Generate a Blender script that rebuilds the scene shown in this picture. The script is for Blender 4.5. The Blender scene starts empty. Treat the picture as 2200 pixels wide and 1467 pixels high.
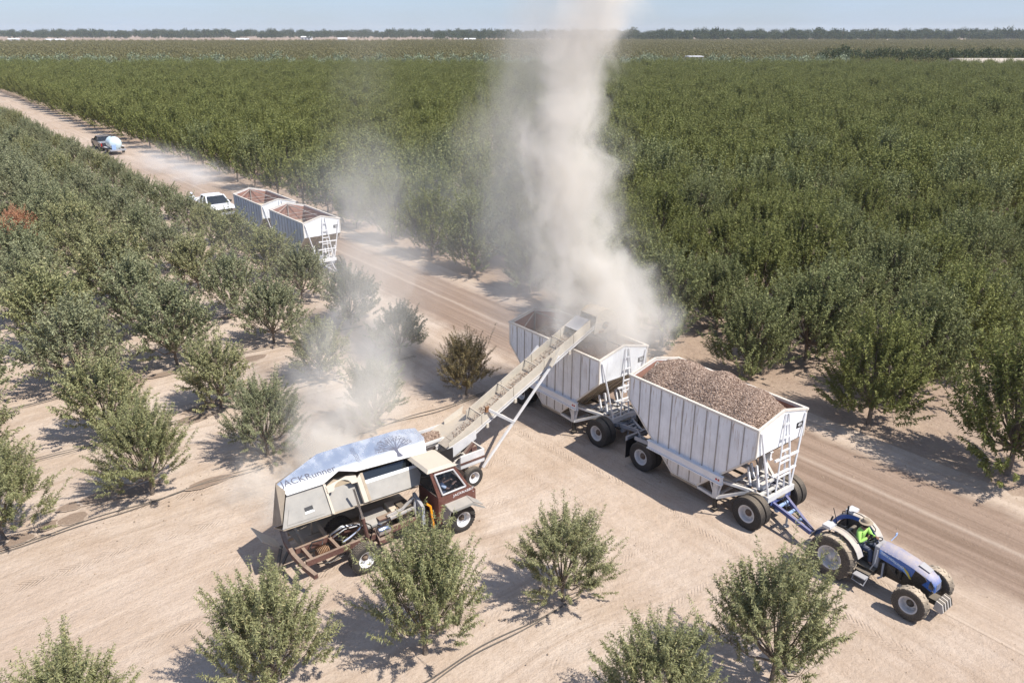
import bpy, math, random
import numpy as np
from mathutils import Vector, Matrix
R = math.radians
sc = bpy.context.scene
COL = sc.collection

# ------------------------------------------------------------------ camera
cam_d = bpy.data.cameras.new('camera'); cam = bpy.data.objects.new('camera', cam_d); COL.objects.link(cam)
cam_d.sensor_width = 36.0; cam_d.lens = 28.0; cam_d.clip_start = 0.5; cam_d.clip_end = 9000
CAM = Vector((0, 0, 14.0)); PITCH = R(21.3)
cam.location = CAM; cam.rotation_euler = (R(90) - PITCH, 0, 0)
sc.camera = cam

# ------------------------------------------------------------------ world, sun, exposure
SUN_DIR = Vector((0.600, -0.330, 1.0)).normalized()          # towards the sun
elev = math.asin(SUN_DIR.z); az = math.atan2(SUN_DIR.x, SUN_DIR.y)
w = bpy.data.worlds.new('World'); sc.world = w; w.use_nodes = True
nt = w.node_tree; nt.nodes.clear()
sky = nt.nodes.new('ShaderNodeTexSky'); sky.sky_type = 'NISHITA'; sky.sun_disc = False
sky.sun_elevation = elev; sky.sun_rotation = az
sky.altitude = 50; sky.air_density = 1.0; sky.dust_density = 0.5; sky.ozone_density = 1.6
bg = nt.nodes.new('ShaderNodeBackground'); bg.inputs['Strength'].default_value = 0.088
wo = nt.nodes.new('ShaderNodeOutputWorld')
# thin high cloud veil, plus an added even floor whitening the unseen zenith's fill
tcw = nt.nodes.new('ShaderNodeTexCoord'); mpw = nt.nodes.new('ShaderNodeMapping')
mpw.inputs['Scale'].default_value = (1.6, 1.6, 9.0)
nzw = nt.nodes.new('ShaderNodeTexNoise'); nzw.inputs['Scale'].default_value = 2.4; nzw.inputs['Detail'].default_value = 7
rpw = nt.nodes.new('ShaderNodeValToRGB'); rpw.color_ramp.elements[0].position = 0.45; rpw.color_ramp.elements[1].position = 0.85
rpw.color_ramp.elements[0].color = (0.30, 0.30, 0.30, 1); rpw.color_ramp.elements[1].color = (0.70, 0.70, 0.70, 1)
mxw = nt.nodes.new('ShaderNodeMix'); mxw.data_type = 'RGBA'
mxw.inputs[7].default_value = (5.2, 6.5, 8.6, 1)
nt.links.new(tcw.outputs['Generated'], mpw.inputs['Vector']); nt.links.new(mpw.outputs[0], nzw.inputs['Vector'])
nt.links.new(nzw.outputs['Fac'], rpw.inputs[0]); nt.links.new(rpw.outputs[0], mxw.inputs[0])
tnt = nt.nodes.new('ShaderNodeMix'); tnt.data_type = 'RGBA'; tnt.blend_type = 'MULTIPLY'; tnt.inputs[0].default_value = 1.0
tnt.inputs[7].default_value = (0.78, 0.89, 1.22, 1); nt.links.new(sky.outputs[0], tnt.inputs[6])
nt.links.new(tnt.outputs[2], mxw.inputs[6]); nt.links.new(mxw.outputs[2], bg.inputs['Color']); nt.links.new(bg.outputs[0], wo.inputs[0])
sun_d = bpy.data.lights.new('sun', 'SUN'); sun_d.energy = 5.0; sun_d.angle = R(0.5); sun_d.color = (1.0, 0.955, 0.885)
sun = bpy.data.objects.new('sun', sun_d); COL.objects.link(sun)
sun.rotation_euler = SUN_DIR.to_track_quat('Z', 'Y').to_euler()
sc.view_settings.view_transform = 'Standard'; sc.view_settings.look = 'None'
sc.view_settings.exposure = 0.38; sc.view_settings.gamma = 1; sc.view_settings.use_curve_mapping = False
sc.render.engine = 'CYCLES'
sc.cycles.use_denoising = True
sc.cycles.max_bounces = 12; sc.cycles.diffuse_bounces = 3; sc.cycles.glossy_bounces = 3
sc.cycles.transmission_bounces = 4; sc.cycles.transparent_max_bounces = 16; sc.cycles.volume_bounces = 8
sc.cycles.volume_step_rate = 1.0; sc.cycles.volume_max_steps = 256

# ------------------------------------------------------------------ directions of the place: U along the road, V across it
Ux, Uy = 0.615, -0.7885
Vx, Vy = 0.7885, 0.615
YAW_U = math.atan2(Uy, Ux); YAW_V = math.atan2(Vy, Vx)
def W(u, v, z=0.0):
    return Vector((u*Ux + v*Vx, u*Uy + v*Vy, z))
def uvof(x, y):
    return x*Ux + y*Uy, x*Vx + y*Vy
CP, SP = math.cos(PITCH), math.sin(PITCH)
def in_view(x, y, z=2.0, m=0.06, top=None):
    zc = y*CP + (14-z)*SP
    if zc < 2: return False
    xn = x/zc; yn = (-y*SP + (14-z)*CP)/zc
    return abs(xn) < 0.643 + m and yn < 0.4288 + m*2.2

# ------------------------------------------------------------------ node helpers
def mat_new(name):
    m = bpy.data.materials.new(name); m.use_nodes = True; m.node_tree.nodes.clear(); return m, m.node_tree
class NG:
    def __init__(s, nt): s.nt = nt
    def n(s, t, **kw):
        nd = s.nt.nodes.new(t)
        for k, v in kw.items(): setattr(nd, k, v)
        return nd
    def put(s, sock, v):
        if hasattr(v, 'is_linked') or hasattr(v, 'links'): s.nt.links.new(v, sock)
        else:
            if isinstance(v, (tuple, list)) and len(v) == 3 and len(getattr(sock, 'default_value', (0,))) == 4: v = tuple(v) + (1,)
            sock.default_value = v
    def math(s, op, a, b=None, c=None, clamp=False):
        nd = s.n('ShaderNodeMath', operation=op); nd.use_clamp = clamp
        s.put(nd.inputs[0], a)
        if b is not None: s.put(nd.inputs[1], b)
        if c is not None: s.put(nd.inputs[2], c)
        return nd.outputs[0]
    def noise(s, vec, scale, detail=4, rough=0.55, dist=0.0, color=False):
        nd = s.n('ShaderNodeTexNoise'); s.put(nd.inputs['Vector'], vec)
        nd.inputs['Scale'].default_value = scale; nd.inputs['Detail'].default_value = detail
        nd.inputs['Roughness'].default_value = rough; nd.inputs['Distortion'].default_value = dist
        return nd.outputs['Color'] if color else nd.outputs['Fac']
    def mapr(s, v, a, b, c=0.0, d=1.0, smooth=False):
        nd = s.n('ShaderNodeMapRange'); nd.clamp = True
        if smooth: nd.interpolation_type = 'SMOOTHSTEP'
        s.put(nd.inputs[0], v)
        for i, x in enumerate((a, b, c, d)): s.put(nd.inputs[1+i], x)
        return nd.outputs[0]
    def mix(s, f, a, b, blend='MIX'):
        nd = s.n('ShaderNodeMix'); nd.data_type = 'RGBA'; nd.blend_type = blend
        s.put(nd.inputs[0], f); s.put(nd.inputs[6], a); s.put(nd.inputs[7], b); return nd.outputs[2]
    def comb(s, x, y, z):
        nd = s.n('ShaderNodeCombineXYZ')
        for i, q in enumerate((x, y, z)): s.put(nd.inputs[i], q)
        return nd.outputs[0]
    def sep(s, v):
        nd = s.n('ShaderNodeSeparateXYZ'); s.put(nd.inputs[0], v); return nd.outputs
    def bump(s, h, strength, dist=0.1):
        nd = s.n('ShaderNodeBump'); nd.inputs['Strength'].default_value = strength; nd.inputs['Distance'].default_value = dist
        s.put(nd.inputs['Height'], h); return nd.outputs[0]
    def bsdf(s, color, rough=0.6, metal=0.0, normal=None, spec=0.5, **kw):
        nd = s.n('ShaderNodeBsdfPrincipled')
        s.put(nd.inputs['Base Color'], color); s.put(nd.inputs['Roughness'], rough); s.put(nd.inputs['Metallic'], metal)
        nd.inputs['Specular IOR Level'].default_value = spec
        if normal is not None: s.put(nd.inputs['Normal'], normal)
        return nd
    def out(s, surf=None, vol=None):
        o = s.n('ShaderNodeOutputMaterial')
        if surf is not None: s.nt.links.new(surf, o.inputs['Surface'])
        if vol is not None: s.nt.links.new(vol, o.inputs['Volume'])

DUST = (0.50, 0.40, 0.29)
def paint(name, col, dust=0.35, rough=0.5, metal=0.0, scale=3.0, var=0.12, rust=0.0, topdust=True, bump=0.0):
    """painted or bare metal with a settled film of field dust on faces that look upward, blotches and optional rust"""
    m, t = mat_new(name); g = NG(t)
    tc = g.n('ShaderNodeTexCoord').outputs['Object']
    nz = g.noise(tc, scale, 6, 0.6)
    fine = g.noise(tc, scale*9, 3, 0.6)
    c = g.mix(g.mapr(nz, 0.3, 0.7), tuple(x*(1-var) for x in col), tuple(min(1, x*(1+var)) for x in col))
    if topdust:
        nrm = g.sep(g.n('ShaderNodeNewGeometry').outputs['Normal'])[2]
        up = g.mapr(nrm, 0.1, 0.95)
        f = g.math('MULTIPLY_ADD', up, dust*0.9, g.math('MULTIPLY', g.mapr(fine, 0.45, 0.75), dust*0.35))
    else:
        f = g.math('MULTIPLY', g.mapr(nz, 0.35, 0.7), dust)
    f = g.math('MULTIPLY', f, g.mapr(nz, 0.2, 0.55, 0.45, 1.0), clamp=True)
    c = g.mix(f, c, DUST)
    if rust:
        rn = g.noise(tc, scale*2.3, 8, 0.7)
        c = g.mix(g.math('MULTIPLY', g.mapr(rn, 0.60, 0.68), rust), c, (0.21, 0.10, 0.045))
    r_ = g.math('ADD', rough, g.math('MULTIPLY', f, 0.35), clamp=True)
    nrmv = g.bump(fine, bump, 0.01) if bump else None
    b = g.bsdf(c, r_, metal, nrmv)
    g.out(b.outputs[0]); return m

M = {}
M['white'] = paint('white_paint', (0.74, 0.74, 0.75), 0.10, 0.5, var=0.05)
M['offwhite'] = paint('dusty_white_steel', (0.60, 0.60, 0.60), 0.45, 0.6, rust=0.25)
M['beige'] = paint('dusty_cream_sheet', (0.285, 0.28, 0.265), 0.30, 0.65, var=0.13, rust=0.15)
M['belly'] = paint('dust_caked_sheet', (0.33, 0.27, 0.20), 0.6, 0.8, var=0.2, rust=0.3)
M['maroon'] = paint('maroon_paint', (0.135, 0.048, 0.038), 0.70, 0.45, var=0.2)
M['frame_m'] = paint('maroon_frame', (0.115, 0.055, 0.045), 0.45, 0.6, var=0.2)
M['blue'] = paint('tractor_blue', (0.028, 0.125, 0.43), 0.8, 0.35)
M['blue_clean'] = paint('blue_paint', (0.035, 0.10, 0.40), 0.12, 0.35, var=0.08)
M['dblue'] = paint('dolly_blue', (0.055, 0.085, 0.26), 0.30, 0.5, rust=0.25)
M['lblue'] = paint('light_blue_paint', (0.28, 0.42, 0.68), 0.2, 0.5)
M['grey'] = paint('grey_steel', (0.30, 0.32, 0.36), 0.35, 0.5, rust=0.2)
M['fender'] = paint('dusty_grey_fender', (0.42, 0.41, 0.40), 0.75, 0.6)
M['lgrey'] = paint('light_grey_rim', (0.55, 0.55, 0.56), 0.25, 0.5, rust=0.15, scale=8)
M['dark'] = paint('black_iron', (0.018, 0.017, 0.016), 0.35, 0.55)
M['tyre'] = paint('tyre_rubber', (0.024, 0.023, 0.023), 0.32, 0.85, scale=6)
M['tyre_d'] = paint('dusty_tread_rubber', (0.05, 0.046, 0.042), 0.95, 0.9, scale=6)
M['chrome'] = paint('polished_cylinder', (0.55, 0.58, 0.64), 0.12, 0.18, metal=1.0)
M['pipe'] = paint('silver_pipe', (0.55, 0.53, 0.50), 0.3, 0.35, metal=0.7)
M['rusty'] = paint('rust_and_brown_grease', (0.20, 0.095, 0.04), 0.35, 0.8, var=0.5, scale=9)
M['hubrust'] = paint('dark_rusty_hub', (0.085, 0.055, 0.040), 0.25, 0.8, var=0.5, scale=9)
M['orange'] = paint('orange_hose', (0.85, 0.32, 0.01), 0.0, 0.5, topdust=False)
M['redlamp'] = paint('red_lamp', (0.45, 0.02, 0.015), 0.0, 0.3, topdust=False)
M['black'] = paint('black_print', (0.012, 0.012, 0.014), 0.0, 0.5, topdust=False)
M['print'] = paint('grey_print', (0.10, 0.10, 0.13), 0.0, 0.5, topdust=False)
M['printw'] = paint('white_print', (0.80, 0.80, 0.80), 0.0, 0.5, topdust=False)
M['yellow'] = paint('yellow_print', (0.62, 0.50, 0.06), 0.1, 0.5, topdust=False)
M['printb'] = paint('pale_blue_print', (0.16, 0.34, 0.68), 0.05, 0.5, topdust=False)
M['lining'] = paint('rusty_inner_sheet', (0.31, 0.165, 0.125), 0.25, 0.85, var=0.2)
M['belt'] = paint('dusty_conveyor_belt', (0.27, 0.25, 0.225), 0.5, 0.9, scale=7, var=0.3)
M['conv'] = paint('dusty_conveyor_sheet', (0.52, 0.47, 0.39), 0.6, 0.6, rust=0.15)
M['tank'] = paint('pale_blue_tank_plastic', (0.60, 0.72, 0.76), 0.05, 0.35, var=0.05)
M['carw'] = paint('white_car_paint', (0.78, 0.79, 0.80), 0.06, 0.2, var=0.02)
M['card'] = paint('dark_car_paint', (0.040, 0.042, 0.055), 0.28, 0.25)
M['skin'] = paint('skin', (0.28, 0.15, 0.10), 0, 0.6, topdust=False, var=0.05)
M['lime'] = paint('lime_green_cloth', (0.38, 0.66, 0.15), 0, 0.85, topdust=False, var=0.1)
M['jeans'] = paint('blue_denim', (0.045, 0.065, 0.12), 0.15, 0.9, var=0.2)
M['tee'] = paint('white_cotton', (0.70, 0.73, 0.80), 0, 0.9, topdust=False)
M['hat'] = paint('tan_felt_hat', (0.30, 0.24, 0.17), 0.1, 0.9)
M['hair'] = paint('dark_cloth', (0.02, 0.017, 0.015), 0, 0.9, topdust=False)
M['hose'] = paint('black_drip_hose', (0.05, 0.047, 0.045), 0.3, 0.7)
M['bark'] = paint('grey_brown_bark', (0.17, 0.135, 0.105), 0.25, 0.95, scale=6, var=0.3)
M['wood'] = paint('weathered_pole', (0.10, 0.08, 0.06), 0, 0.9)

def mk_panel(name, col=(0.76, 0.76, 0.77), rustamt=0.9):
    """white trailer sheet: faint stains, grey weather streaks and rust runs that start at the rim"""
    m, t = mat_new(name); g = NG(t)
    tc = g.n('ShaderNodeTexCoord').outputs['Object']; x, y, z = g.sep(tc)
    streak = g.noise(g.comb(g.math('MULTIPLY', x, 9.0), g.math('MULTIPLY', y, 9.0), g.math('MULTIPLY', z, 0.7)), 1.3, 5, 0.65)
    big = g.noise(tc, 1.7, 5, 0.6)
    hi = g.mapr(z, 1.9, 3.2)
    c = g.mix(g.mapr(big, 0.3, 0.7), tuple(k*0.90 for k in col), tuple(k*1.10 for k in col))
    c = g.mix(g.math('MULTIPLY', g.mapr(streak, 0.5, 0.72), 0.30), c, (0.34, 0.31, 0.27))
    run = g.math('MULTIPLY', g.mapr(streak, 0.56, 0.65), g.math('MULTIPLY', hi, g.mapr(big, 0.38, 0.55)))
    c = g.mix(g.math('MULTIPLY', run, rustamt), c, (0.30, 0.15, 0.06))
    low = g.mapr(z, 1.6, 0.5); c = g.mix(g.math('MULTIPLY', low, 0.35), c, DUST)
    b = g.bsdf(c, 0.55, 0.0, g.bump(big, 0.25, 0.03)); g.out(b.outputs[0]); return m
M['panel'] = mk_panel('trailer_side_sheet')
M['panelf'] = mk_panel('trailer_end_sheet', (0.80, 0.81, 0.82), 0.10)
M['rib'] = paint('rusty_seam', (0.36, 0.33, 0.30), 0.2, 0.8, rust=0.9, scale=5)
M['rim'] = paint('rusted_rim_white', (0.66, 0.61, 0.54), 0.30, 0.6, rust=0.5, scale=4)

def mk_mirror():
    m, t = mat_new('polished_stainless_sheet'); g = NG(t)
    tc = g.n('ShaderNodeTexCoord').outputs['Object']
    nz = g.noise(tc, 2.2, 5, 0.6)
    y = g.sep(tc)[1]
    film = g.mapr(g.math('ADD', y, g.math('MULTIPLY', g.math('SUBTRACT', nz, 0.5), 0.35)), 0.52, 0.28)   # paler, rougher and less metallic towards the lower edge
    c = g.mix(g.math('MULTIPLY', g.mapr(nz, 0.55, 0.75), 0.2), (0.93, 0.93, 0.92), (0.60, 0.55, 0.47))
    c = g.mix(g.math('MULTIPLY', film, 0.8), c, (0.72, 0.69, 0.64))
    b = g.bsdf(c, g.math('ADD', g.mapr(nz, 0.35, 0.7, 0.14, 0.40), g.math('MULTIPLY', film, 0.3)), g.math('SUBTRACT', 0.9, g.math('MULTIPLY', film, 0.8)), g.bump(g.noise(tc, 0.9, 2), 0.12, 0.1)); g.out(b.outputs[0]); return m
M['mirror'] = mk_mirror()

def mk_glass(name, tint=(0.10, 0.13, 0.18), a=0.5):
    m, t = mat_new(name); g = NG(t)
    tr = g.n('ShaderNodeBsdfTransparent'); tr.inputs[0].default_value = (0.86, 0.90, 0.95, 1)
    gl = g.bsdf(tint, 0.08, 0.0, spec=0.8)
    mx = g.n('ShaderNodeMixShader'); mx.inputs[0].default_value = a
    t.links.new(tr.outputs[0], mx.inputs[1]); t.links.new(gl.outputs[0], mx.inputs[2]); g.out(mx.outputs[0]); return m
M['glass'] = mk_glass('dusty_cab_glass', (0.05, 0.07, 0.10), 0.09)
M['carglass'] = mk_glass('dark_car_glass', (0.02, 0.025, 0.03), 0.85)

def leaf_mat(name, cols, trans=0.18, dust=0.0, rough=0.6):
    m, t = mat_new(name); g = NG(t)
    isl = g.n('ShaderNodeNewGeometry').outputs['Random Per Island']
    rnd = g.n('ShaderNodeObjectInfo').outputs['Random']
    tc = g.n('ShaderNodeTexCoord').outputs['Object']
    cl = g.noise(tc, 1.1, 2)
    f = g.math('ADD', g.math('MULTIPLY', isl, 0.6), g.math('MULTIPLY', g.mapr(cl, 0.3, 0.7), 0.4))
    c = g.mix(f, cols[0], cols[1])
    c = g.mix(g.mapr(isl, 0.93, 0.97, 0, 0.75), c, cols[2])
    c = g.mix(g.mapr(rnd, 0.0, 1.0, 0.0, 0.30), c, cols[3])
    b = g.bsdf(c, rough, 0.0, spec=0.22)
    tr = g.n('ShaderNodeBsdfTranslucent'); g.put(tr.inputs[0], c)
    mx = g.n('ShaderNodeMixShader'); mx.inputs[0].default_value = trans
    t.links.new(b.outputs[0], mx.inputs[1]); t.links.new(tr.outputs[0], mx.inputs[2]); g.out(mx.outputs[0]); return m
L_young = leaf_mat('young_almond_leaf', ((0.130, 0.145, 0.052), (0.410, 0.405, 0.205), (0.50, 0.41, 0.20), (0.32, 0.30, 0.17)))
L_dusty = leaf_mat('dusty_almond_leaf', ((0.140, 0.160, 0.078), (0.350, 0.360, 0.200), (0.44, 0.40, 0.24), (0.32, 0.30, 0.20)))
L_mature = leaf_mat('mature_almond_leaf', ((0.085, 0.103, 0.038), (0.300, 0.320, 0.132), (0.38, 0.36, 0.16), (0.25, 0.25, 0.11)))
L_far = leaf_mat('olive_almond_leaf', ((0.085, 0.100, 0.026), (0.290, 0.305, 0.095), (0.36, 0.34, 0.12), (0.24, 0.24, 0.08)))
L_brown = leaf_mat('browned_almond_leaf', ((0.16, 0.130, 0.060), (0.38, 0.30, 0.15), (0.42, 0.27, 0.12), (0.26, 0.22, 0.11)))
L_orange = leaf_mat('dead_almond_leaf', ((0.40, 0.19, 0.10), (0.55, 0.30, 0.18), (0.5, 0.3, 0.2), (0.45, 0.25, 0.15)))
L_tan = leaf_mat('far_brownish_leaf', ((0.13, 0.13, 0.050), (0.25, 0.22, 0.10), (0.30, 0.24, 0.12), (0.20, 0.18, 0.08)))
L_willow = leaf_mat('silver_leaf', ((0.15, 0.19, 0.11), (0.32, 0.36, 0.24), (0.38, 0.40, 0.30), (0.24, 0.28, 0.18)))
L_wood = leaf_mat('woodland_leaf', ((0.030, 0.050, 0.022), (0.085, 0.105, 0.040), (0.12, 0.13, 0.06), (0.06, 0.09, 0.03)))

# ------------------------------------------------------------------ object helpers
def tag(o, label=None, cat=None, group=None, kind=None):
    if label: o['label'] = label
    if cat: o['category'] = cat
    if group: o['group'] = group
    if kind: o['kind'] = kind
    return o
def thing(name, label, cat, loc=(0, 0, 0), rz=0.0, group=None):
    o = bpy.data.objects.new(name, None); o.empty_display_size = 0.3; COL.objects.link(o)
    o.location = loc; o.rotation_euler = (0, 0, rz); return tag(o, label, cat, group)
def link(name, me, parent=None, mat=None):
    o = bpy.data.objects.new(name, me); COL.objects.link(o); o.parent = parent
    if mat is not None and not me.materials: me.materials.append(mat)
    return o
def copy_tree(o, parent=None):
    c = o.copy(); COL.objects.link(c); c.parent = parent
    for ch in o.children: copy_tree(ch, c)
    return c

class MB:
    """collects simple solids, then links them as one mesh"""
    def __init__(s): s.v = []; s.f = []
    def add(s, vs, fs):
        b = len(s.v); s.v += [tuple(map(float, p)) for p in vs]; s.f += [tuple(b+i for i in f) for f in fs]; return s
    def hexa(s, p):   # 8 points: bottom 0-3 ccw, top 4-7
        return s.add(p, [(3, 2, 1, 0), (4, 5, 6, 7), (0, 1, 5, 4), (1, 2, 6, 5), (2, 3, 7, 6), (3, 0, 4, 7)])
    def box(s, x0, x1, y0, y1, z0, z1):
        return s.hexa([(x0, y0, z0), (x1, y0, z0), (x1, y1, z0), (x0, y1, z0), (x0, y0, z1), (x1, y0, z1), (x1, y1, z1), (x0, y1, z1)])
    def beam(s, p, q, w=0.06, h=None, up=(0, 0, 1)):
        h = h or w; p = Vector(p); q = Vector(q); d = (q-p).normalized(); u = Vector(up)
        a = d.cross(u)
        if a.length < 1e-3: a = d.cross(Vector((1, 0, 0)))
        a.normalize(); b = a.cross(d).normalized(); a = a*w/2; b = b*h/2
        return s.hexa([p-a-b, p+a-b, q+a-b, q-a-b, p-a+b, p+a+b, q+a+b, q-a+b])
    def tube(s, pts, r=0.03, n=6, close=True):
        pts = [Vector(p) for p in pts]; rs = r if isinstance(r, (list, tuple)) else [r]*len(pts)
        vs = []; prev = None
        for i, p in enumerate(pts):
            d = (pts[min(i+1, len(pts)-1)] - pts[max(i-1, 0)]).normalized()
            a = d.orthogonal().normalized() if prev is None else (prev - d*prev.dot(d)).normalized()
            prev = a; b = d.cross(a)
            for k in range(n):
                t = 2*math.pi*k/n; vs.append(p + (a*math.cos(t) + b*math.sin(t))*rs[i])
        fs = [(i*n+k, i*n+(k+1) % n, (i+1)*n+(k+1) % n, (i+1)*n+k) for i in range(len(pts)-1) for k in range(n)]
        if close: fs += [tuple(range(n-1, -1, -1)), tuple(range((len(pts)-1)*n, len(pts)*n))]
        return s.add(vs, fs)
    def cyl(s, p, q, r, n=16): return s.tube([p, q], r, n)
    def prism(s, poly, axis, a, b):
        """poly: list of 2D points; axis: 'x','y','z' normal of the polygon"""
        def P(t, c):
            return {'x': (c, t[0], t[1]), 'y': (t[0], c, t[1]), 'z': (t[0], t[1], c)}[axis]
        n = len(poly); vs = [P(t, a) for t in poly] + [P(t, b) for t in poly]
        fs = [tuple(range(n-1, -1, -1)), tuple(range(n, 2*n))] + [(i, (i+1) % n, n+(i+1) % n, n+i) for i in range(n)]
        return s.add(vs, fs)
    def sheet(s, pts, th=0.02):
        """a thin plate through planar points"""
        pts = [Vector(p) for p in pts]; nrm = (pts[1]-pts[0]).cross(pts[2]-pts[0]).normalized()*th
        n = len(pts); vs = pts + [p - nrm for p in pts]
        fs = [tuple(range(n)), tuple(range(2*n-1, n-1, -1))] + [(i, n+i, n+(i+1) % n, (i+1) % n) for i in range(n)]
        return s.add(vs, fs)
    def lathe(s, prof, n=24, axis='y', c=(0, 0, 0), closed=False):
        """prof: (radius, along) pairs"""
        vs = []; m = len(prof)
        for k in range(n):
            t = 2*math.pi*k/n
            for r, a in prof:
                x, z = r*math.cos(t), r*math.sin(t)
                p = {'y': (x, a, z), 'x': (a, x, z), 'z': (x, z, a)}[axis]
                vs.append((p[0]+c[0], p[1]+c[1], p[2]+c[2]))
        fs = []; rng = m if closed else m-1
        for k in range(n):
            for i in range(rng):
                j = (i+1) % m; fs.append((k*m+i, k*m+j, ((k+1) % n)*m+j, ((k+1) % n)*m+i))
        return s.add(vs, fs)
    def mesh(s, name, mat, smooth=False):
        me = bpy.data.meshes.new(name); me.from_pydata(s.v, [], s.f); me.validate()
        bmf(me)
        if mat is not None: me.materials.append(mat)
        if smooth:
            me.polygons.foreach_set('use_smooth', [True]*len(me.polygons))
            me.set_sharp_from_angle(angle=R(38))
        me.update(); return me
    def build(s, name, mat, parent=None, smooth=False, bevel=0.0):
        o = link(name, s.mesh(name, mat, smooth), parent)
        if bevel:
            b = o.modifiers.new('bevel', 'BEVEL'); b.width = bevel; b.segments = 2; b.limit_method = 'ANGLE'; b.angle_limit = R(40)
        return o
import bmesh
def bmf(me):
    bm = bmesh.new(); bm.from_mesh(me); bmesh.ops.recalc_face_normals(bm, faces=bm.faces); bm.to_mesh(me); bm.free()
def instance(name, me, parent, loc=(0, 0, 0), rot=(0, 0, 0), scale=(1, 1, 1)):
    o = link(name, me, parent); o.location = loc; o.rotation_euler = rot; o.scale = scale; return o

# wheels: hub axis along local y
def tyre_mesh(r, w, rr, kind, name='tyre'):
    b = MB(); h = w/2
    b.lathe([(rr, -h*0.82), (rr*1.12, -h*0.95), (r*0.90, -h), (r*0.975, -h*0.86), (r, -h*0.5), (r, h*0.5), (r*0.975, h*0.86), (r*0.90, h), (rr*1.12, h*0.95), (rr, h*0.82)], 40)
    if kind == 'lug':         # tractor bars
        n = 18; mat = M['tyre_d']
        for k in range(n):
            for sgn in (-1, 1):
                a0 = 2*math.pi*(k + (0.5 if sgn > 0 else 0))/n
                pts = []
                for (aa, yy, rad) in ((a0, 0.02*sgn, r*0.985), (a0+0.13, h*0.98*sgn, r*0.93)):
                    pts.append((Vector((rad*math.cos(aa), yy, rad*math.sin(aa))), Vector((math.cos(aa), 0, math.sin(aa)))))
                (p, nn), (q, n2) = pts; t = (q-p).normalized().cross(nn)*0.022
                hh = r*0.055
                b.hexa([p-t, p+t, q+t, q-t, p-t+nn*hh, p+t+nn*hh, q+t+n2*hh, q-t+n2*hh])
    elif kind == 'block':     # chunky off-road truck tread
        n = 30; mat = M['tyre']
        for k in range(n):
            for j, yy in enumerate((-h*0.68, -h*0.22, h*0.22, h*0.68)):
                aa = 2*math.pi*(k + 0.5*(j % 2))/n; nn = Vector((math.cos(aa), 0, math.sin(aa))); tt = Vector((-math.sin(aa), 0, math.cos(aa)))*r*0.07
                p = nn*r*0.985 + Vector((0, yy, 0)); yv = Vector((0, h*0.17, 0)); up = nn*r*0.045
                b.hexa([p-tt-yv, p+tt-yv, p+tt+yv, p-tt+yv, p-tt-yv+up, p+tt-yv+up, p+tt+yv+up, p-tt+yv+up])
    else:                     # road tyre with ribs
        mat = M['tyre']
        for yy in (-h*0.66, -h*0.22, h*0.22, h*0.66):
            b.lathe([(r*0.99, yy-h*0.17), (r*1.012, yy-h*0.15), (r*1.012, yy+h*0.15), (r*0.99, yy+h*0.17)], 40)
    return b.mesh(name, mat, True)
def rim_mesh(rr, w, side, style='truck'):
    b = MB(); h = w/2*0.82; s = side
    b.lathe([(rr, s*h), (rr*1.05, s*h*1.08), (rr*0.94, s*h*0.98), (rr*0.86, s*h*0.45), (rr*0.82, -s*h*0.25), (rr*0.60, -s*h*0.30), (rr*0.44, -s*h*0.1), (rr*0.38, s*h*0.1), (rr*0.10, s*h*0.12), (0.001, s*h*0.12)], 28)
    b.lathe([(rr*0.98, -h), (rr*0.98, h)], 28)
    for k in range(8):
        a = 2*math.pi*k/8; p = Vector((rr*0.66*math.cos(a), -s*h*0.30, rr*0.66*math.sin(a)))
        b.cyl(p, p + Vector((0, s*0.04, 0)), rr*0.05, 6)
    return b.mesh('rim', None, True)
_wc = {}
def wheel(parent, x, y, z, r, w, rr, side, kind='road', rim='lgrey', hub='hubrust'):
    key = (r, w, rr, side, kind, rim)
    if key not in _wc:
        rm = rim_mesh(rr, w, side); rm.materials.append(M[rim])
        hb = MB(); h = w/2*0.82
        hb.lathe([(0.001, side*h*0.80), (rr*0.15, side*h*0.78), (rr*0.20, side*h*0.5), (rr*0.40, side*h*0.16), (rr*0.44, -side*h*0.05)], 14)
        hm = hb.mesh('hub', M[hub], True)
        _wc[key] = (tyre_mesh(r, w, rr, kind), rm, hm)
    tm, rm, hm = _wc[key]
    o = instance('wheel', rm, parent, (x, y, z)); instance('tyre', tm, o); instance('hub', hm, o); return o

def text(name, s, size, mat, parent, mtx, extrude=0.004, align='CENTER', shear=0.0, sx=1.0):
    cu = bpy.data.curves.new(name, 'FONT'); cu.body = s; cu.size = size; cu.extrude = extrude; cu.align_x = align; cu.align_y = 'CENTER'
    cu.shear = shear
    tmp = bpy.data.objects.new('type', cu); me = bpy.data.meshes.new_from_object(tmp); bpy.data.objects.remove(tmp); me.materials.clear(); me.materials.append(mat)
    o = bpy.data.objects.new(name, me); COL.objects.link(o); o.parent = parent
    o.matrix_local = mtx @ Matrix.Diagonal((sx, 1, 1, 1)); return o
def frame_mtx(origin, xdir, ydir):
    x = Vector(xdir).normalized(); y = Vector(ydir); y = (y - x*y.dot(x)).normalized(); z = x.cross(y)
    m = Matrix((x, y, z)).transposed().to_4x4(); m.translation = Vector(origin); return m

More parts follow.
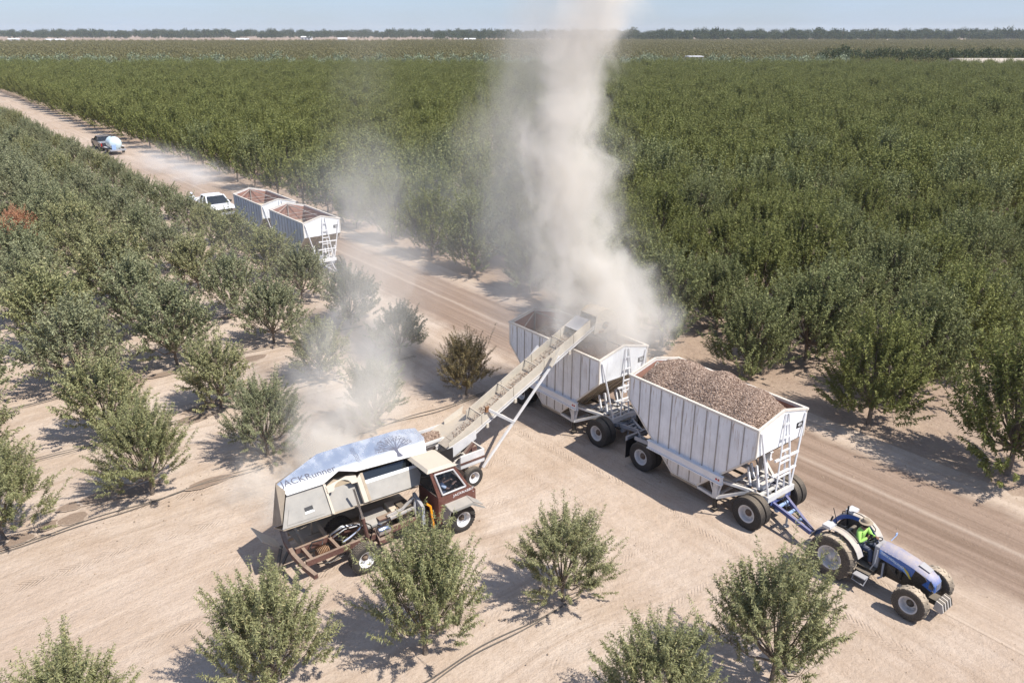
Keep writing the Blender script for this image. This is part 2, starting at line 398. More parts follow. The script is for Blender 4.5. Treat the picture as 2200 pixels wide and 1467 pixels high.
# ================================================================== SETTING
def uv_nodes(g):
    pos = g.n('ShaderNodeNewGeometry').outputs['Position']; x, y, z = g.sep(pos)
    u = g.math('ADD', g.math('MULTIPLY', x, Ux), g.math('MULTIPLY', y, Uy))
    v = g.math('ADD', g.math('MULTIPLY', x, Vx), g.math('MULTIPLY', y, Vy))
    return pos, u, v
def tread(g, along, across, pitch, lane, width, seed):
    """tyre prints: a row of lug marks inside wandering lanes"""
    wob = g.math('MULTIPLY', g.noise(g.comb(g.math('MULTIPLY', along, 0.12), seed, 0.0), 1.0, 2), 2.4)
    ac = g.math('ADD', across, wob)
    fr = g.math('FRACT', g.math('DIVIDE', ac, lane))
    band = g.math('SUBTRACT', 1.0, g.math('ABSOLUTE', g.math('DIVIDE', g.math('SUBTRACT', fr, 0.5), width/lane)), clamp=True)
    band = g.mapr(band, 0.0, 0.25)
    slant = g.math('ABSOLUTE', g.math('SUBTRACT', fr, 0.5))
    lug = g.math('SINE', g.math('MULTIPLY', g.math('ADD', along, g.math('MULTIPLY', slant, lane*1.2)), 2*math.pi/pitch))
    patch = g.mapr(g.noise(g.comb(along, across, seed), 0.22, 3), 0.42, 0.54)
    return g.math('MULTIPLY', g.math('MULTIPLY', band, patch), g.math('MULTIPLY', g.math('ADD', g.math('MULTIPLY', lug, 0.5), 0.5), g.mapr(g.noise(g.comb(along, across, seed), 2.5, 4, 0.7), 0.40, 0.62)))
def soil_color(g, pos, u, v):
    big = g.noise(pos, 0.09, 6, 0.6); mid = g.noise(pos, 0.8, 6, 0.62); fine = g.noise(pos, 9.0, 6, 0.75)
    grit = g.noise(pos, 34.0, 3, 0.8)
    c = g.mix(g.mapr(big, 0.35, 0.65), (0.452, 0.350, 0.268), (0.535, 0.440, 0.358))
    c = g.mix(g.mapr(mid, 0.45, 0.70, 0, 0.60), c, (0.385, 0.285, 0.205))
    c = g.mix(g.mapr(g.noise(pos, 0.33, 5, 0.7), 0.50, 0.66, 0, 0.45), c, (0.37, 0.265, 0.185))
    c = g.mix(g.mapr(fine, 0.50, 0.72, 0, 0.62), c, (0.33, 0.245, 0.175))
    c = g.mix(g.mapr(grit, 0.57, 0.70, 0, 0.55), c, (0.26, 0.19, 0.135))
    c = g.mix(g.mapr(grit, 0.36, 0.28, 0, 0.35), c, (0.60, 0.49, 0.39))
    # drive lines: along the road on the right, across it in the headland on the left
    s1 = g.noise(g.comb(g.math('MULTIPLY', u, 0.10), g.math('MULTIPLY', v, 2.6), 3.0), 1.0, 6, 0.65)
    s2 = g.noise(g.comb(g.math('MULTIPLY', v, 0.10), g.math('MULTIPLY', g.math('ADD', u, g.math('MULTIPLY', g.noise(pos, 0.10, 1), 3.0)), 2.6), 8.0), 1.0, 6, 0.65)
    wroad = g.mapr(g.math('ADD', v, g.math('MULTIPLY', g.noise(pos, 0.15, 2), 4.0)), 15.0, 19.0)
    s = g.mix(wroad, s2, s1)
    c = g.mix(g.mapr(s, 0.50, 0.66, 0, 0.55), c, (0.345, 0.255, 0.185))
    c = g.mix(g.mapr(s, 0.46, 0.34, 0, 0.30), c, (0.60, 0.49, 0.385))
    t1 = tread(g, u, v, 0.13, 1.9, 0.22, 2.0); t2 = tread(g, v, u, 0.13, 2.2, 0.24, 7.0)
    t = g.mix(wroad, t2, t1)
    tm = g.mapr(v, 26.0, 25.0)
    t = g.math('MULTIPLY', t, tm)
    c = g.mix(g.math('MULTIPLY', t, 0.42), c, (0.29, 0.21, 0.15))
    h = g.math('ADD', g.math('MULTIPLY', mid, 0.5), g.math('ADD', g.math('MULTIPLY', fine, 0.35), g.math('MULTIPLY', s, 0.7)))
    h = g.math('ADD', g.math('SUBTRACT', h, g.math('MULTIPLY', t, 0.25)), g.math('MULTIPLY', g.noise(pos, 2.4, 5, 0.7), 0.9))
    return c, h, big, mid, fine, grit, s
def mk_ground():
    m, t = mat_new('dry_orchard_soil'); g = NG(t); pos, u, v = uv_nodes(g)
    c, h, big, mid, fine, grit, s = soil_color(g, pos, u, v)
    # floor of the mature orchard: browner, littered with hulls and leaves
    mo = g.math('MULTIPLY', g.mapr(g.math('ADD', v, g.math('MULTIPLY', mid, 2.5)), 26.3, 28.2), 0.72)
    lit = g.mix(g.mapr(fine, 0.40, 0.62), (0.335, 0.240, 0.175), (0.235, 0.165, 0.120))
    lit = g.mix(g.mapr(mid, 0.50, 0.66, 0, 0.6), lit, (0.43, 0.325, 0.24))
    lit = g.mix(g.mapr(grit, 0.55, 0.68, 0, 0.7), lit, (0.14, 0.095, 0.065))
    c = g.mix(mo, c, lit)
    b = g.bsdf(c, 0.95, 0.0, g.bump(h, 0.8, 0.11), spec=0.15); g.out(b.outputs[0]); return m
M_ground = mk_ground()
def mk_road():
    m, t = mat_new('graded_dirt_road'); g = NG(t); pos, u, v = uv_nodes(g)
    c0, h0, big, mid, fine, grit, s = soil_color(g, pos, u, v)
    st = g.noise(g.comb(g.math('MULTIPLY', u, 0.05), g.math('MULTIPLY', v, 2.2), 1.0), 1.0, 7, 0.68)
    c = g.mix(g.mapr(st, 0.36, 0.62), (0.185, 0.125, 0.088), (0.300, 0.215, 0.160))
    c = g.mix(g.mapr(fine, 0.5, 0.72, 0, 0.5), c, (0.190, 0.125, 0.085))
    c = g.mix(g.mapr(grit, 0.58, 0.72, 0, 0.4), c, (0.15, 0.10, 0.07))
    ridge = g.math('SUBTRACT', 1.0, g.math('ABSOLUTE', g.math('DIVIDE', g.math('SUBTRACT', g.math('ADD', v, g.math('MULTIPLY', mid, 0.25)), 23.35), 0.20)), clamp=True)
    c = g.mix(g.math('MULTIPLY', ridge, 0.75), c, (0.42, 0.33, 0.26))
    vv = g.math('ADD', v, g.math('MULTIPLY', g.math('SUBTRACT', mid, 0.5), 1.3))
    far = g.mapr(u, -110.0, -55.0)                       # the damped surface fades with distance up the road
    a = g.math('MULTIPLY', g.mapr(vv, 20.3, 21.3), g.mapr(vv, 25.6, 24.9))
    a = g.math('MULTIPLY', a, g.math('MULTIPLY_ADD', far, 0.72, 0.18))
    c = g.mix(a, c0, c)
    h = g.math('ADD', h0, g.math('MULTIPLY', st, 2.0))
    b = g.bsdf(c, 0.95, 0.0, g.bump(h, 0.6, 0.10), spec=0.15); g.out(b.outputs[0]); return m
M_road = mk_road()
GX = 3600.0
gb = MB(); 
# one sheet to the horizon, finer near the camera with slight undulation
def ground_sheet():
    rs = np.concatenate([np.linspace(-20, 80, 101), np.array([90, 105, 130, 170, 240, 360, 600, 1000, 1700, 2600, 3600])])
    xs = np.concatenate([-np.array([3600, 2200, 1300, 700, 400, 220, 130, 90, 70][::1]), np.linspace(-60, 45, 106), np.array([60, 90, 150, 260, 500, 1000, 2000, 3600])])
    ys = np.concatenate([np.array([-300, -100, -40]), rs])
    X, Y = np.meshgrid(xs, ys)
    rng = np.random.RandomState(3); Z = np.zeros_like(X)
    for k in range(14):
        a = rng.uniform(0, 6.28); f = rng.uniform(0.25, 1.4); ph = rng.uniform(0, 6.28)
        Z += 0.016/f**0.6*np.sin(f*(X*math.cos(a)+Y*math.sin(a))+ph)
    fade = np.clip(1-(np.hypot(X, Y)-60)/40, 0, 1)
    vv = X*Vx + Y*Vy; uu = X*Ux + Y*Uy
    Z = Z*fade*0.5 - 0.03
    flat = ((vv > 16.5) & (vv < 27)) | ((uu > -23) & (uu < -14.5) & (vv > 3) & (vv < 20))
    Z = np.where(flat, -0.002, Z)
    nx, ny = len(xs), len(ys)
    verts = np.stack([X, Y, Z], -1).reshape(-1, 3)
    idx = np.arange(nx*ny).reshape(ny, nx)
    f = np.stack([idx[:-1, :-1], idx[:-1, 1:], idx[1:, 1:], idx[1:, :-1]], -1).reshape(-1, 4)
    me = bpy.data.meshes.new('ground'); me.from_pydata(verts.tolist(), [], f.tolist()); me.materials.append(M_ground)
    me.polygons.foreach_set('use_smooth', [True]*len(me.polygons)); return link('ground', me)
tag(ground_sheet(), kind='structure')
def strip(name, v0, v1, u0, u1, z, mat, n=160):
    vs, fs = [], []
    us = [u0 + (u1-u0)*(i/n)**2.2 for i in range(n+1)]
    for u in us:
        for k in range(7):
            v = v0 + (v1-v0)*k/6
            p = W(u, v); vs.append((p.x, p.y, z))
    for i in range(n):
        for k in range(6): a = i*7+k; fs.append((a, a+1, a+8, a+7))
    me = bpy.data.meshes.new(name); me.from_pydata(vs, [], fs); me.materials.append(mat); return link(name, me)
tag(strip('dirt_road', 19.0, 26.6, 12, -420, 0.0025, M_road), kind='structure')

# haze: the air over the plain
hz = MB(); hz.box(-GX-60, GX+60, -360, GX+60, -1.2, 31.0)
m, t = mat_new('pale_air'); g = NG(t); pv = g.n('ShaderNodeVolumePrincipled')
pv.inputs['Color'].default_value = (0.86, 0.93, 1.0, 1); pv.inputs['Density'].default_value = 0.00013; pv.inputs['Anisotropy'].default_value = 0.2
g.out(vol=pv.outputs[0]); tag(hz.build('haze', m), kind='stuff')

# ------------------------------------------------------------------ trees
def tree_meshes(seed, H, Rc, th, lobes, shoots, nleaf, ll, lw, vase=0.5, skirt=0.3, spike=0.5, branches=True, sh_len=(0.35, 0.8), hug=0.75, pull=0.0):
    """returns (trunk mesh, crown mesh): tapered limbs that fan out to lobes, each lobe a spray of leafy shoots"""
    rng = np.random.RandomState(seed); tb = MB()
    lean = rng.normal(0, 0.05, 2); top = Vector((lean[0]*th, lean[1]*th, th)); r0 = 0.020*H**0.9
    tb.tube([(0, 0, -0.08), (0, 0, 0.05), top*0.6, top], [r0*1.5, r0*1.15, r0, r0*0.95], 8)
    L = []
    for k in range(lobes):
        a = 2*math.pi*(k*0.618 + rng.uniform(-0.08, 0.08)); q = (k+0.5)/lobes
        # height fraction spread; lower lobes wider
        hf = skirt + (1-skirt)*(q**0.8)*0.80
        rad = Rc*(0.98 - 0.62*((hf-skirt)/(1-skirt))**1.7)*rng.uniform(0.60, 0.95)*(0.75+0.25*vase)
        if q > 0.82: rad *= 0.55
        c = Vector((rad*math.cos(a), rad*math.sin(a), th*0.6 + (H-th*0.6)*hf*rng.uniform(0.88, 1.04)))
        L.append(c)
        mid = top.lerp(c, 0.5) + Vector((math.cos(a), math.sin(a), 0))*rad*0.06 - Vector((0, 0, 0.06*H))*(1-q)
        tb.tube([top*0.93, top.lerp(mid, 0.6), mid, c], [r0*0.62, r0*0.5, r0*0.36, r0*0.15], 5)
    P = []; T = []; 
    per = max(1, shoots//lobes); nl = nleaf
    for c in L:
        ar = Vector((c.x, c.y, 0)); ar = ar/(ar.length+1e-6)
        s = Rc*(0.52 if lobes < 30 else 0.38)
        hfrac = (c.z/H)
        for j in range(per):
            off = Vector(rng.normal(0, 1, 3)); off.normalize(); off *= s*rng.uniform(0.2, 1.0)
            base = c + Vector((off.x, off.y, off.z*0.75)) - ar*0.1 - Vector((0, 0, pull*H*hfrac))
            up = spike*(0.25+0.95*hfrac) + rng.uniform(-0.25, 0.35)
            d = ar*rng.uniform(0.35, 1.0) + Vector((off.x, off.y, off.z*0.5))/s*0.7 + Vector((0, 0, up*1.2)) + Vector(rng.normal(0, 0.22, 3))
            d.normalize(); ln = rng.uniform(*sh_len)*(0.8+0.5*hfrac)*(H/3.2)**0.5
            if rng.rand() < 0.07: ln *= 1.5; d = (d + Vector((0, 0, 0.8))).normalized()
            P.append(base); T.append((d, ln))
            if branches:
                tb.tube([c.lerp(base, 0.05), base, base + d*ln*0.92 + Vector((0, 0, -0.05*ln))], [r0*0.11, r0*0.08, r0*0.02], 3, close=False)
    P = np.array([list(p) for p in P]); D = np.array([list(d) for d, l in T]); LN = np.array([l for d, l in T])
    n = len(P); tt = (np.arange(nl)+rng.uniform(0, 1, (n, nl)))/nl
    pos = P[:, None] + D[:, None]*(LN[:, None]*tt)[..., None]; pos[..., 2] -= 0.07*(LN[:, None]*tt)*tt
    pos += rng.normal(0, 0.012, pos.shape)
    rd = rng.normal(0, 1, (n, nl, 3)); rd /= np.linalg.norm(rd, axis=-1, keepdims=True)
    ld = D[:, None]*0.55 + rd*hug + np.array([0, 0, -0.30]); ld /= np.linalg.norm(ld, axis=-1, keepdims=True)
    sd = np.cross(ld, rng.normal(0, 1, (n, nl, 3)) + np.array([0, 0, 0.9])); sd /= np.linalg.norm(sd, axis=-1, keepdims=True)
    nrm = np.cross(sd, ld)
    sz = rng.uniform(0.7, 1.15, (n, nl, 1))*(1.0-0.35*np.abs(tt[..., None]-0.35))
    a = pos; b = pos + ld*ll*0.45*sz + sd*lw*0.5*sz + nrm*ll*0.05; c2 = pos + ld*ll*sz + np.array([0, 0, -0.12])*ll; d2 = pos + ld*ll*0.45*sz - sd*lw*0.5*sz + nrm*ll*0.05
    V4 = np.stack([a, b, c2, d2], 2).reshape(-1, 3)
    me = bpy.data.meshes.new('crown'); nv = len(V4); nf = nv//4
    me.vertices.add(nv); me.vertices.foreach_set('co', V4.astype(np.float32).ravel())
    me.loops.add(nv); me.loops.foreach_set('vertex_index', np.arange(nv, dtype=np.int32))
    me.polygons.add(nf); me.polygons.foreach_set('loop_start', np.arange(0, nv, 4, dtype=np.int32))
    try: me.polygons.foreach_set('loop_total', np.full(nf, 4, dtype=np.int32))
    except Exception: pass
    me.update(calc_edges=True)
    tm = tb.mesh('trunk', M['bark'], True)
    return tm, me
def with_mat(me, mat):
    m2 = me.copy(); m2.materials.clear(); m2.materials.append(mat); return m2

rng = random.Random(11)
def plant(name, tm, cm, label, cat, x, y, scale, rz, group=None, zs=1.0):
    t = thing(name, label, cat, (x, y, 0), rz, group); t.scale = (scale, scale, scale*zs)
    link('trunk', tm, t); link('crown', cm, t); return t

# near young trees, each variant with full-size leaves
NY = [tree_meshes(100+i, 3.25, 1.36, 0.62, 20, 360, 84, 0.122, 0.027, vase=0.8-0.2*(i%2), skirt=0.12, spike=1.3+0.3*(i%3), sh_len=(0.40, 0.95), hug=0.58) for i in range(6)]
NYc = [with_mat(c, L_young) for _, c in NY]
MY = [tree_meshes(140+i, 3.2, 1.5, 0.6, 20, 320, 46, 0.145, 0.053, vase=0.8-0.2*(i%2), skirt=0.10, spike=1.1+0.3*(i%3), sh_len=(0.42, 0.9), hug=0.6) for i in range(6)]
MYc = [with_mat(c, L_young) for _, c in MY]; MYd = [with_mat(c, L_dusty) for _, c in MY]
NM = [tree_meshes(180+i, 4.8, 1.62, 0.9, 30, 430, 66, 0.155, 0.048, vase=0.9, skirt=0.02, spike=1.9, sh_len=(0.6, 1.25), hug=0.50, pull=0.16) for i in range(4)]
NMc = [with_mat(c, L_mature) for _, c in NM]; NMo = [with_mat(c, L_far) for _, c in NM]
FM = [tree_meshes(210+i, 4.8, 1.25, 0.9, 20, 160, 44, 0.22, 0.088, vase=0.9, skirt=0.06, spike=2.3, branches=False, sh_len=(0.8, 1.6), hug=0.48, pull=0.2) for i in range(5)]
FMc = [with_mat(c, L_far) for _, c in FM]; FMg = [with_mat(c, L_mature) for _, c in FM]

fg = [  # x, y, scale, zscale, variant, yaw, label
 (1.35, 17.1, 0.80, 1.0, 0, 0.3, 'airy young almond tree standing alone between the harvest truck and the blue tractor'),
 (-2.10, 15.25, 0.95, 1.05, 1, 2.1, 'full young almond tree hiding the middle of the harvest truck chassis'),
 (-5.40, 13.85, 0.92, 1.02, 2, 0.9, 'young almond tree with forked crown below the rear bumper of the harvest truck'),
 (-8.75, 11.9, 0.86, 1.0, 3, 4.0, 'young almond tree cut by the bottom edge, left end of the foreground row'),
 (6.0, 14.3, 0.97, 1.02, 5, 1.6, 'bushy young almond tree just below the rear wheel of the blue tractor'),
 (3.10, 12.75, 0.82, 1.0, 4, 5.1, 'sparse young almond tree with two leafy sprays left of the bushy tree below the tractor')]
for x, y, s, zs, k, rz, lab in fg:
    plant('young_almond_tree', NY[k][0], NYc[k], lab, 'almond tree', x, y, s, rz, 'young almond trees in front of the machines', zs)
for x, y, k, rz in ((-7.2, 18.2+1.6, 0, 0),): pass
ordw = ['first', 'second', 'third', 'fourth', 'fifth', 'sixth', 'seventh', 'eighth', 'ninth', 'tenth', 'eleventh', 'twelfth', 'thirteenth', 'fourteenth', 'fifteenth', 'sixteenth', 'seventeenth', 'eighteenth', 'nineteenth', 'twentieth']
special = {(0, 0): ('brown', 'browned young almond tree standing under the middle of the loading conveyor'),
           (1, 0): ('dusty', 'lone grey dusty young almond tree at the road edge with bare trunk'),
           (0, 2): ('dusty', 'young almond tree half lost in dust behind the harvest truck bin'),
           (0, 1): ('dusty', 'young almond tree fading in the dust above the painted roof of the harvest truck'),
           (0, 3): ('young', 'round olive young almond tree beside wet patches left of the harvest truck'),
           (0, 4): ('young', 'young almond tree nearest the left edge beside two dark wet patches')}
ny = 0
for k in range(0, 30):
    uu = -24.75 - 5.2*k
    for j in range(0, 14):
        vv = 16.9 - 4.15*j + rng.uniform(-0.2, 0.2)
        u2 = uu + rng.uniform(-0.2, 0.2) - (0.02*j if k == 0 else 0)
        p = W(u2, vv)
        if not in_view(p.x, p.y, 1.5, 0.07): continue
        if (k, j) in ((7, 3), (6, 3)): continue     # gap left by the dead tree
        kind, lab = special.get((k, j), (None, None)); grp = 'young almond trees of the left block'
        if k == 4 and j == 4 and False: continue
        near = k < 2
        if kind is None:
            kind = 'dusty' if (k > 1 and rng.random() < 0.65) else 'young'
        if lab is None and k <= 7 and j <= 6:
            lab = '%s young almond tree from the road, %s row behind the harvest truck' % (ordw[j], ordw[k])
        if lab is None:
            lab = 'young almond tree in the crowded far part of the left orchard block'; grp = 'far young almond trees of the left block'
        i = rng.randrange(6)
        if kind == 'brown': i = 1
        src = MY if k > 0 else NY
        cr = {'young': (MYc if k > 0 else NYc)[i], 'dusty': MYd[i] if k > 0 else with_mat(NY[i][1], L_dusty), 'brown': with_mat(NY[i][1], L_brown)}[kind]
        s = rng.uniform(0.92, 1.08)*((0.88 if k < 2 else (1.10 if j < 2 else 1.20) + 0.01*min(k, 10))*((0.80 if k < 6 else 0.68) if j == 0 else 0.86 if j == 1 else 1.0))
        if kind == 'brown': s = 0.76
        plant('young_almond_tree', src[i][0], cr, lab, 'almond tree', p.x, p.y, s, rng.uniform(0, 6.28), grp); ny += 1
plant('dead_young_tree', MY[2][0], with_mat(MY[2][1], L_orange), 'dead young almond tree with orange withered leaves near the left edge', 'dead tree', W(-60.6, 5.9).x, W(-60.6, 5.9).y, 0.92, 1.0)

# mature orchard: a lattice beyond the road
cand = []
U0 = -8.15; DU = 5.12; DV = 3.72
def far_edge(x, y): return y < 292 + 0.02*x
for i in range(-1, 90):
    for j in range(0, 130):
        uu = U0 - DU*i; vv = 27.5 + DV*j
        p = W(uu, vv)
        if p.y > 286 or not in_view(p.x, p.y, 3.0, 0.05) or not far_edge(p.x, p.y): continue
        cand.append((p.length, p.x + rng.uniform(-0.18, 0.18), p.y + rng.uniform(-0.18, 0.18), i, j))
cand.sort()
near_m, far_m = cand[:298], cand[298:]
for q, (d, x, y, i, j) in enumerate(near_m):
    if j == 0 and 0 <= i < 14:
        lab = 'mature almond tree by the road, %s in the front row counting from the right' % ordw[i]; grp = 'front row of mature almond trees'
    elif j == 0:
        lab = 'mature almond tree in the far end of the front row beside the dirt road'; grp = 'far front row of mature almond trees'
    else:
        lab = 'dark green mature almond tree inside the closed canopy behind the front row'; grp = 'mature almond trees of the closed canopy'
    kk = rng.randrange(4) if d < 62 else rng.randrange(5)
    tm, cm = (NM[kk][0], (NMc if rng.random() > (d-28)/30.0 else NMo)[kk]) if d < 62 else (FM[kk][0], (FMc if rng.random() < (d-50)/45.0 else FMg)[kk])
    plant('mature_almond_tree', tm, cm, lab, 'almond tree', x, y, rng.uniform(0.88, 1.12)*(0.98 if j == 0 else 1.0), rng.uniform(0, 6.28), grp, rng.uniform(0.92, 1.10))

def scatter(name, pts, variants, label=None, seed=1, smin=0.9, smax=1.1, zmin=0.95, zmax=1.08):
    """one object: the given meshes set on points"""
    r = np.random.RandomState(seed); n = len(pts)
    me = bpy.data.meshes.new(name); me.vertices.add(n); me.vertices.foreach_set('co', np.array(pts, dtype=np.float32).ravel())
    a = me.attributes.new('sca', 'FLOAT_VECTOR', 'POINT'); s = r.uniform(smin, smax, n)
    a.data.foreach_set('vector', np.stack([s, s, s*r.uniform(zmin, zmax, n)], -1).astype(np.float32).ravel())
    a = me.attributes.new('yaw', 'FLOAT_VECTOR', 'POINT'); z = np.zeros(n)
    a.data.foreach_set('vector', np.stack([z, z, r.uniform(0, 6.28, n)], -1).astype(np.float32).ravel())
    a = me.attributes.new('pick', 'INT', 'POINT'); a.data.foreach_set('value', r.randint(0, len(variants), n).astype(np.int32))
    o = link(name, me)
    src = bpy.data.collections.new(name + '_source')
    for v in variants:
        so = bpy.data.objects.new('tree_source', v); src.objects.link(so)
    ng = bpy.data.node_groups.new(name, 'GeometryNodeTree')
    ng.interface.new_socket('Geometry', in_out='INPUT', socket_type='NodeSocketGeometry')
    ng.interface.new_socket('Geometry', in_out='OUTPUT', socket_type='NodeSocketGeometry')
    N = ng.nodes; gi = N.new('NodeGroupInput'); go = N.new('NodeGroupOutput')
    ip = N.new('GeometryNodeInstanceOnPoints'); ci = N.new('GeometryNodeCollectionInfo'); m2p = N.new('GeometryNodeMeshToPoints')
    ci.inputs['Collection'].default_value = src; ci.inputs['Separate Children'].default_value = True; ci.inputs['Reset Children'].default_value = True
    def attr(nm, ty):
        q = N.new('GeometryNodeInputNamedAttribute'); q.data_type = ty; q.inputs['Name'].default_value = nm; return q.outputs[0]
    ng.links.new(gi.outputs[0], m2p.inputs[0]); ng.links.new(m2p.outputs[0], ip.inputs['Points'])
    ng.links.new(ci.outputs[0], ip.inputs['Instance']); ip.inputs['Pick Instance'].default_value = True
    ng.links.new(attr('pick', 'INT'), ip.inputs['Instance Index'])
    e2r = N.new('FunctionNodeEulerToRotation'); ng.links.new(attr('yaw', 'FLOAT_VECTOR'), e2r.inputs[0]); ng.links.new(e2r.outputs[0], ip.inputs['Rotation'])
    ng.links.new(attr('sca', 'FLOAT_VECTOR'), ip.inputs['Scale']); ng.links.new(ip.outputs[0], go.inputs[0])
    md = o.modifiers.new('scatter', 'NODES'); md.node_group = ng
    return tag(o, kind='stuff')
scatter('mature_orchard', [(x, y, 0) for d, x, y, i, j in far_m], [c for c in FMc], seed=4, smin=0.82, smax=1.18)

# the browner orchard beyond, the silver hedge line between, and the woodland on the horizon
LO = [tree_meshes(260+i, 5.0, 2.9, 0.8, 14, 84, 5, 0.75, 0.34, skirt=0.25, spike=0.9, branches=False, sh_len=(0.5, 1.2))[1] for i in range(3)]
rs = np.random.RandomState(8)
pts = []
yy = 318.0
while yy < 985:
    dx = 4.2 + (yy-318)*0.0065; xl = -0.70*yy - 10; n = int(-2*xl/dx)
    for q in range(n):
        x = xl + q*dx + rs.uniform(-1, 1)
        if yy > 930 and x < -120: continue
        pts.append((x, yy + rs.uniform(-1.2, 1.2) + 0.02*x, 0))
    yy += 5.4 + (yy-318)*0.011
scatter('brown_orchard', pts, [with_mat(c, L_tan) for c in LO], seed=5, smin=0.80, smax=1.0)
pts = [(x, 298 + 0.02*x + rs.uniform(-1.5, 1.5), 0) for x in np.arange(-205, 118, 2.6) if rs.rand() < (0.95 if (x > -20 or x < -140) else 0.75)]
scatter('silver_hedge', pts, [with_mat(c, L_willow) for c in LO], seed=6, smin=0.82, smax=1.18)
pts = [(x, 303 + 0.02*x + rs.uniform(-1.5, 1.5), 3.0) for x in np.arange(112, 235, 2.2)]
scatter('green_hedge', pts, [with_mat(c, L_wood) for c in LO], seed=7, smin=0.75, smax=1.0)
BT = [tree_meshes(300+i, 13.0, 6.0, 2.5, 16, 110, 6, 1.7, 0.9, skirt=0.25, spike=0.6, branches=False, sh_len=(0.5, 1.2))[1] for i in range(4)]
BTm = [with_mat(c, L_wood) for c in BT]
pts = []
for q in range(3000):
    x = rs.uniform(-1500, 1500); 
    y = rs.uniform(1040, 1750) if x > -100 else rs.uniform(1350, 2300)
    if abs(x) > 0.70*y: continue
    pts.append((x, y, 0))
pts += [(x, 1040 + rs.uniform(-15, 25), 0) for x in np.arange(90, 760, 4.5)]
scatter('far_woodland', pts, BTm, seed=9, smin=0.65, smax=1.15, zmin=0.8, zmax=1.2)

# pale fields and farm buildings near the horizon
def flat(name, pts, col, z=0.004):
    m, t = mat_new(name); g = NG(t); pos = g.n('ShaderNodeNewGeometry').outputs['Position']
    n_ = g.noise(pos, 0.02, 4); b = g.bsdf(g.mix(n_, tuple(k*0.88 for k in col), tuple(k*1.1 for k in col)), 0.95, 0.0, spec=0.1); g.out(b.outputs[0])
    me = bpy.data.meshes.new(name); me.from_pydata([(x, y, z) for x, y in pts], [], [tuple(range(len(pts)))]); me.materials.append(m)
    return tag(link(name, me), kind='structure')
flat('bare_field', [(-700, 985), (-60, 985), (-20, 1250), (-880, 1250)], (0.50, 0.42, 0.35), 0.03)
b = MB(); b.prism([(291, -0.02), (307, -0.02), (303, 4.8), (296.5, 4.8)], 'x', 157, 245); tag(b.build('canal_bank', paint('pale_bank', (0.50, 0.44, 0.37), 0.2, 0.95, scale=0.2)), kind='structure')
def barn(x, y, L_, W_, H_, rz, label, roofc='white', open_front=False, grp='white farm buildings near the horizon'):
    t = thing('farm_building', label, 'building', (x, y, 0), rz, grp)
    b = MB(); b.box(-L_/2, L_/2, -W_/2, W_/2, 0, H_); b.build('wall', M['white'], t)
    b = MB(); b.prism([(-W_/2-0.6, H_+0.01), (W_/2+0.6, H_+0.01), (0, H_+W_*0.16)], 'x', -L_/2-0.8, L_/2+0.8); b.build('roof', M[roofc], t)
    for k in range(3):
        b = MB(); x0 = -L_/2 + L_*(k+0.5)/3.0; b.box(x0-1.6, x0+1.6, -W_/2-0.06, -W_/2+0.05, 0.02, min(3.4, H_*0.8)); b.build('door', M['grey'], t)
    return t
barn(-655, 1120, 12, 8, 3.4, 0.2, 'small white farm building at the far left of the horizon')
barn(-590, 1100, 22, 10, 2.6, 0.05, 'long low white shed on the left horizon')
barn(-345, 1090, 14, 9, 3.4, 0.1, 'white shed at the left end of the pale field')
barn(-225, 1130, 11, 8, 4.0, 0.3, 'white house roof among trees in the middle of the left horizon')
barn(-55, 1110, 14, 9, 3.4, 0.0, 'white roofed building right of the pale field')
barn(-335, 1390, 16, 10, 4.0, -0.1, 'distant pale barn behind the pale field')
b = MB(); b.box(-4.5, 4.5, -2.4, 2.4, 2.7, 2.9)
tt = thing('canopy_shelter', 'bright white flat canopy in the silver hedge line right of the dust plume', 'shelter', (63.5, 294.5, 0), 0.1)
b = MB(); b.box(-2.6, 2.6, -2.4, 2.4, 5.5, 5.8); b.build('roof', M['white'], tt)
for sx in (-2.4, 2.4):
    for sy in (-2.1, 2.1): b = MB(); b.cyl((sx, sy, 0), (sx, sy, 5.5), 0.08, 6); b.build('leg', M['grey'], tt)
for n_, (x, y) in enumerate(((372, 960), (498, 930), (640, 925))):
    t_ = thing('utility_pole', 'utility pole over the brown orchard, %s of three from the dust plume' % ('nearest', 'middle', 'farthest')[n_], 'pole', (x*0.92, y*0.92, 0), 0.5, 'far utility poles')
    b = MB(); b.tube([(0, 0, 0), (0, 0, 13.0)], [0.28, 0.2], 6); b.build('post', M['wood'], t_)
    b = MB(); b.box(-1.4, 1.4, -0.12, 0.12, 11.8, 12.1); b.build('crossarm', M['wood'], t_)

# wet discs under the drip line, hoses, clods
def wet_mat():
    m, t = mat_new('wet_soil'); g = NG(t); pos = g.n('ShaderNodeNewGeometry').outputs['Position']
    f = g.noise(pos, 14, 5, 0.7); c = g.mix(g.mapr(f, 0.35, 0.65), (0.155, 0.105, 0.072), (0.235, 0.165, 0.115))
    c = g.mix(g.mapr(g.noise(pos, 30, 2), 0.66, 0.72), c, (0.45, 0.37, 0.28))
    at = g.n('ShaderNodeAttribute'); at.attribute_name = 'inner'
    p2, u2, v2 = uv_nodes(g); cs = soil_color(g, p2, u2, v2)[0]
    a = g.mapr(g.math('ADD', at.outputs['Fac'], g.math('MULTIPLY', g.math('SUBTRACT', g.noise(pos, 7, 5, 0.7), 0.5), 1.2)), 0.15, 0.55)
    c = g.mix(g.math('MULTIPLY', a, 0.85), cs, c)
    b = g.bsdf(c, 0.9, 0.0, g.bump(f, 0.5, 0.03)); g.out(b.outputs[0]); return m
M_wet = wet_mat()
wetb = MB(); wet_in = []
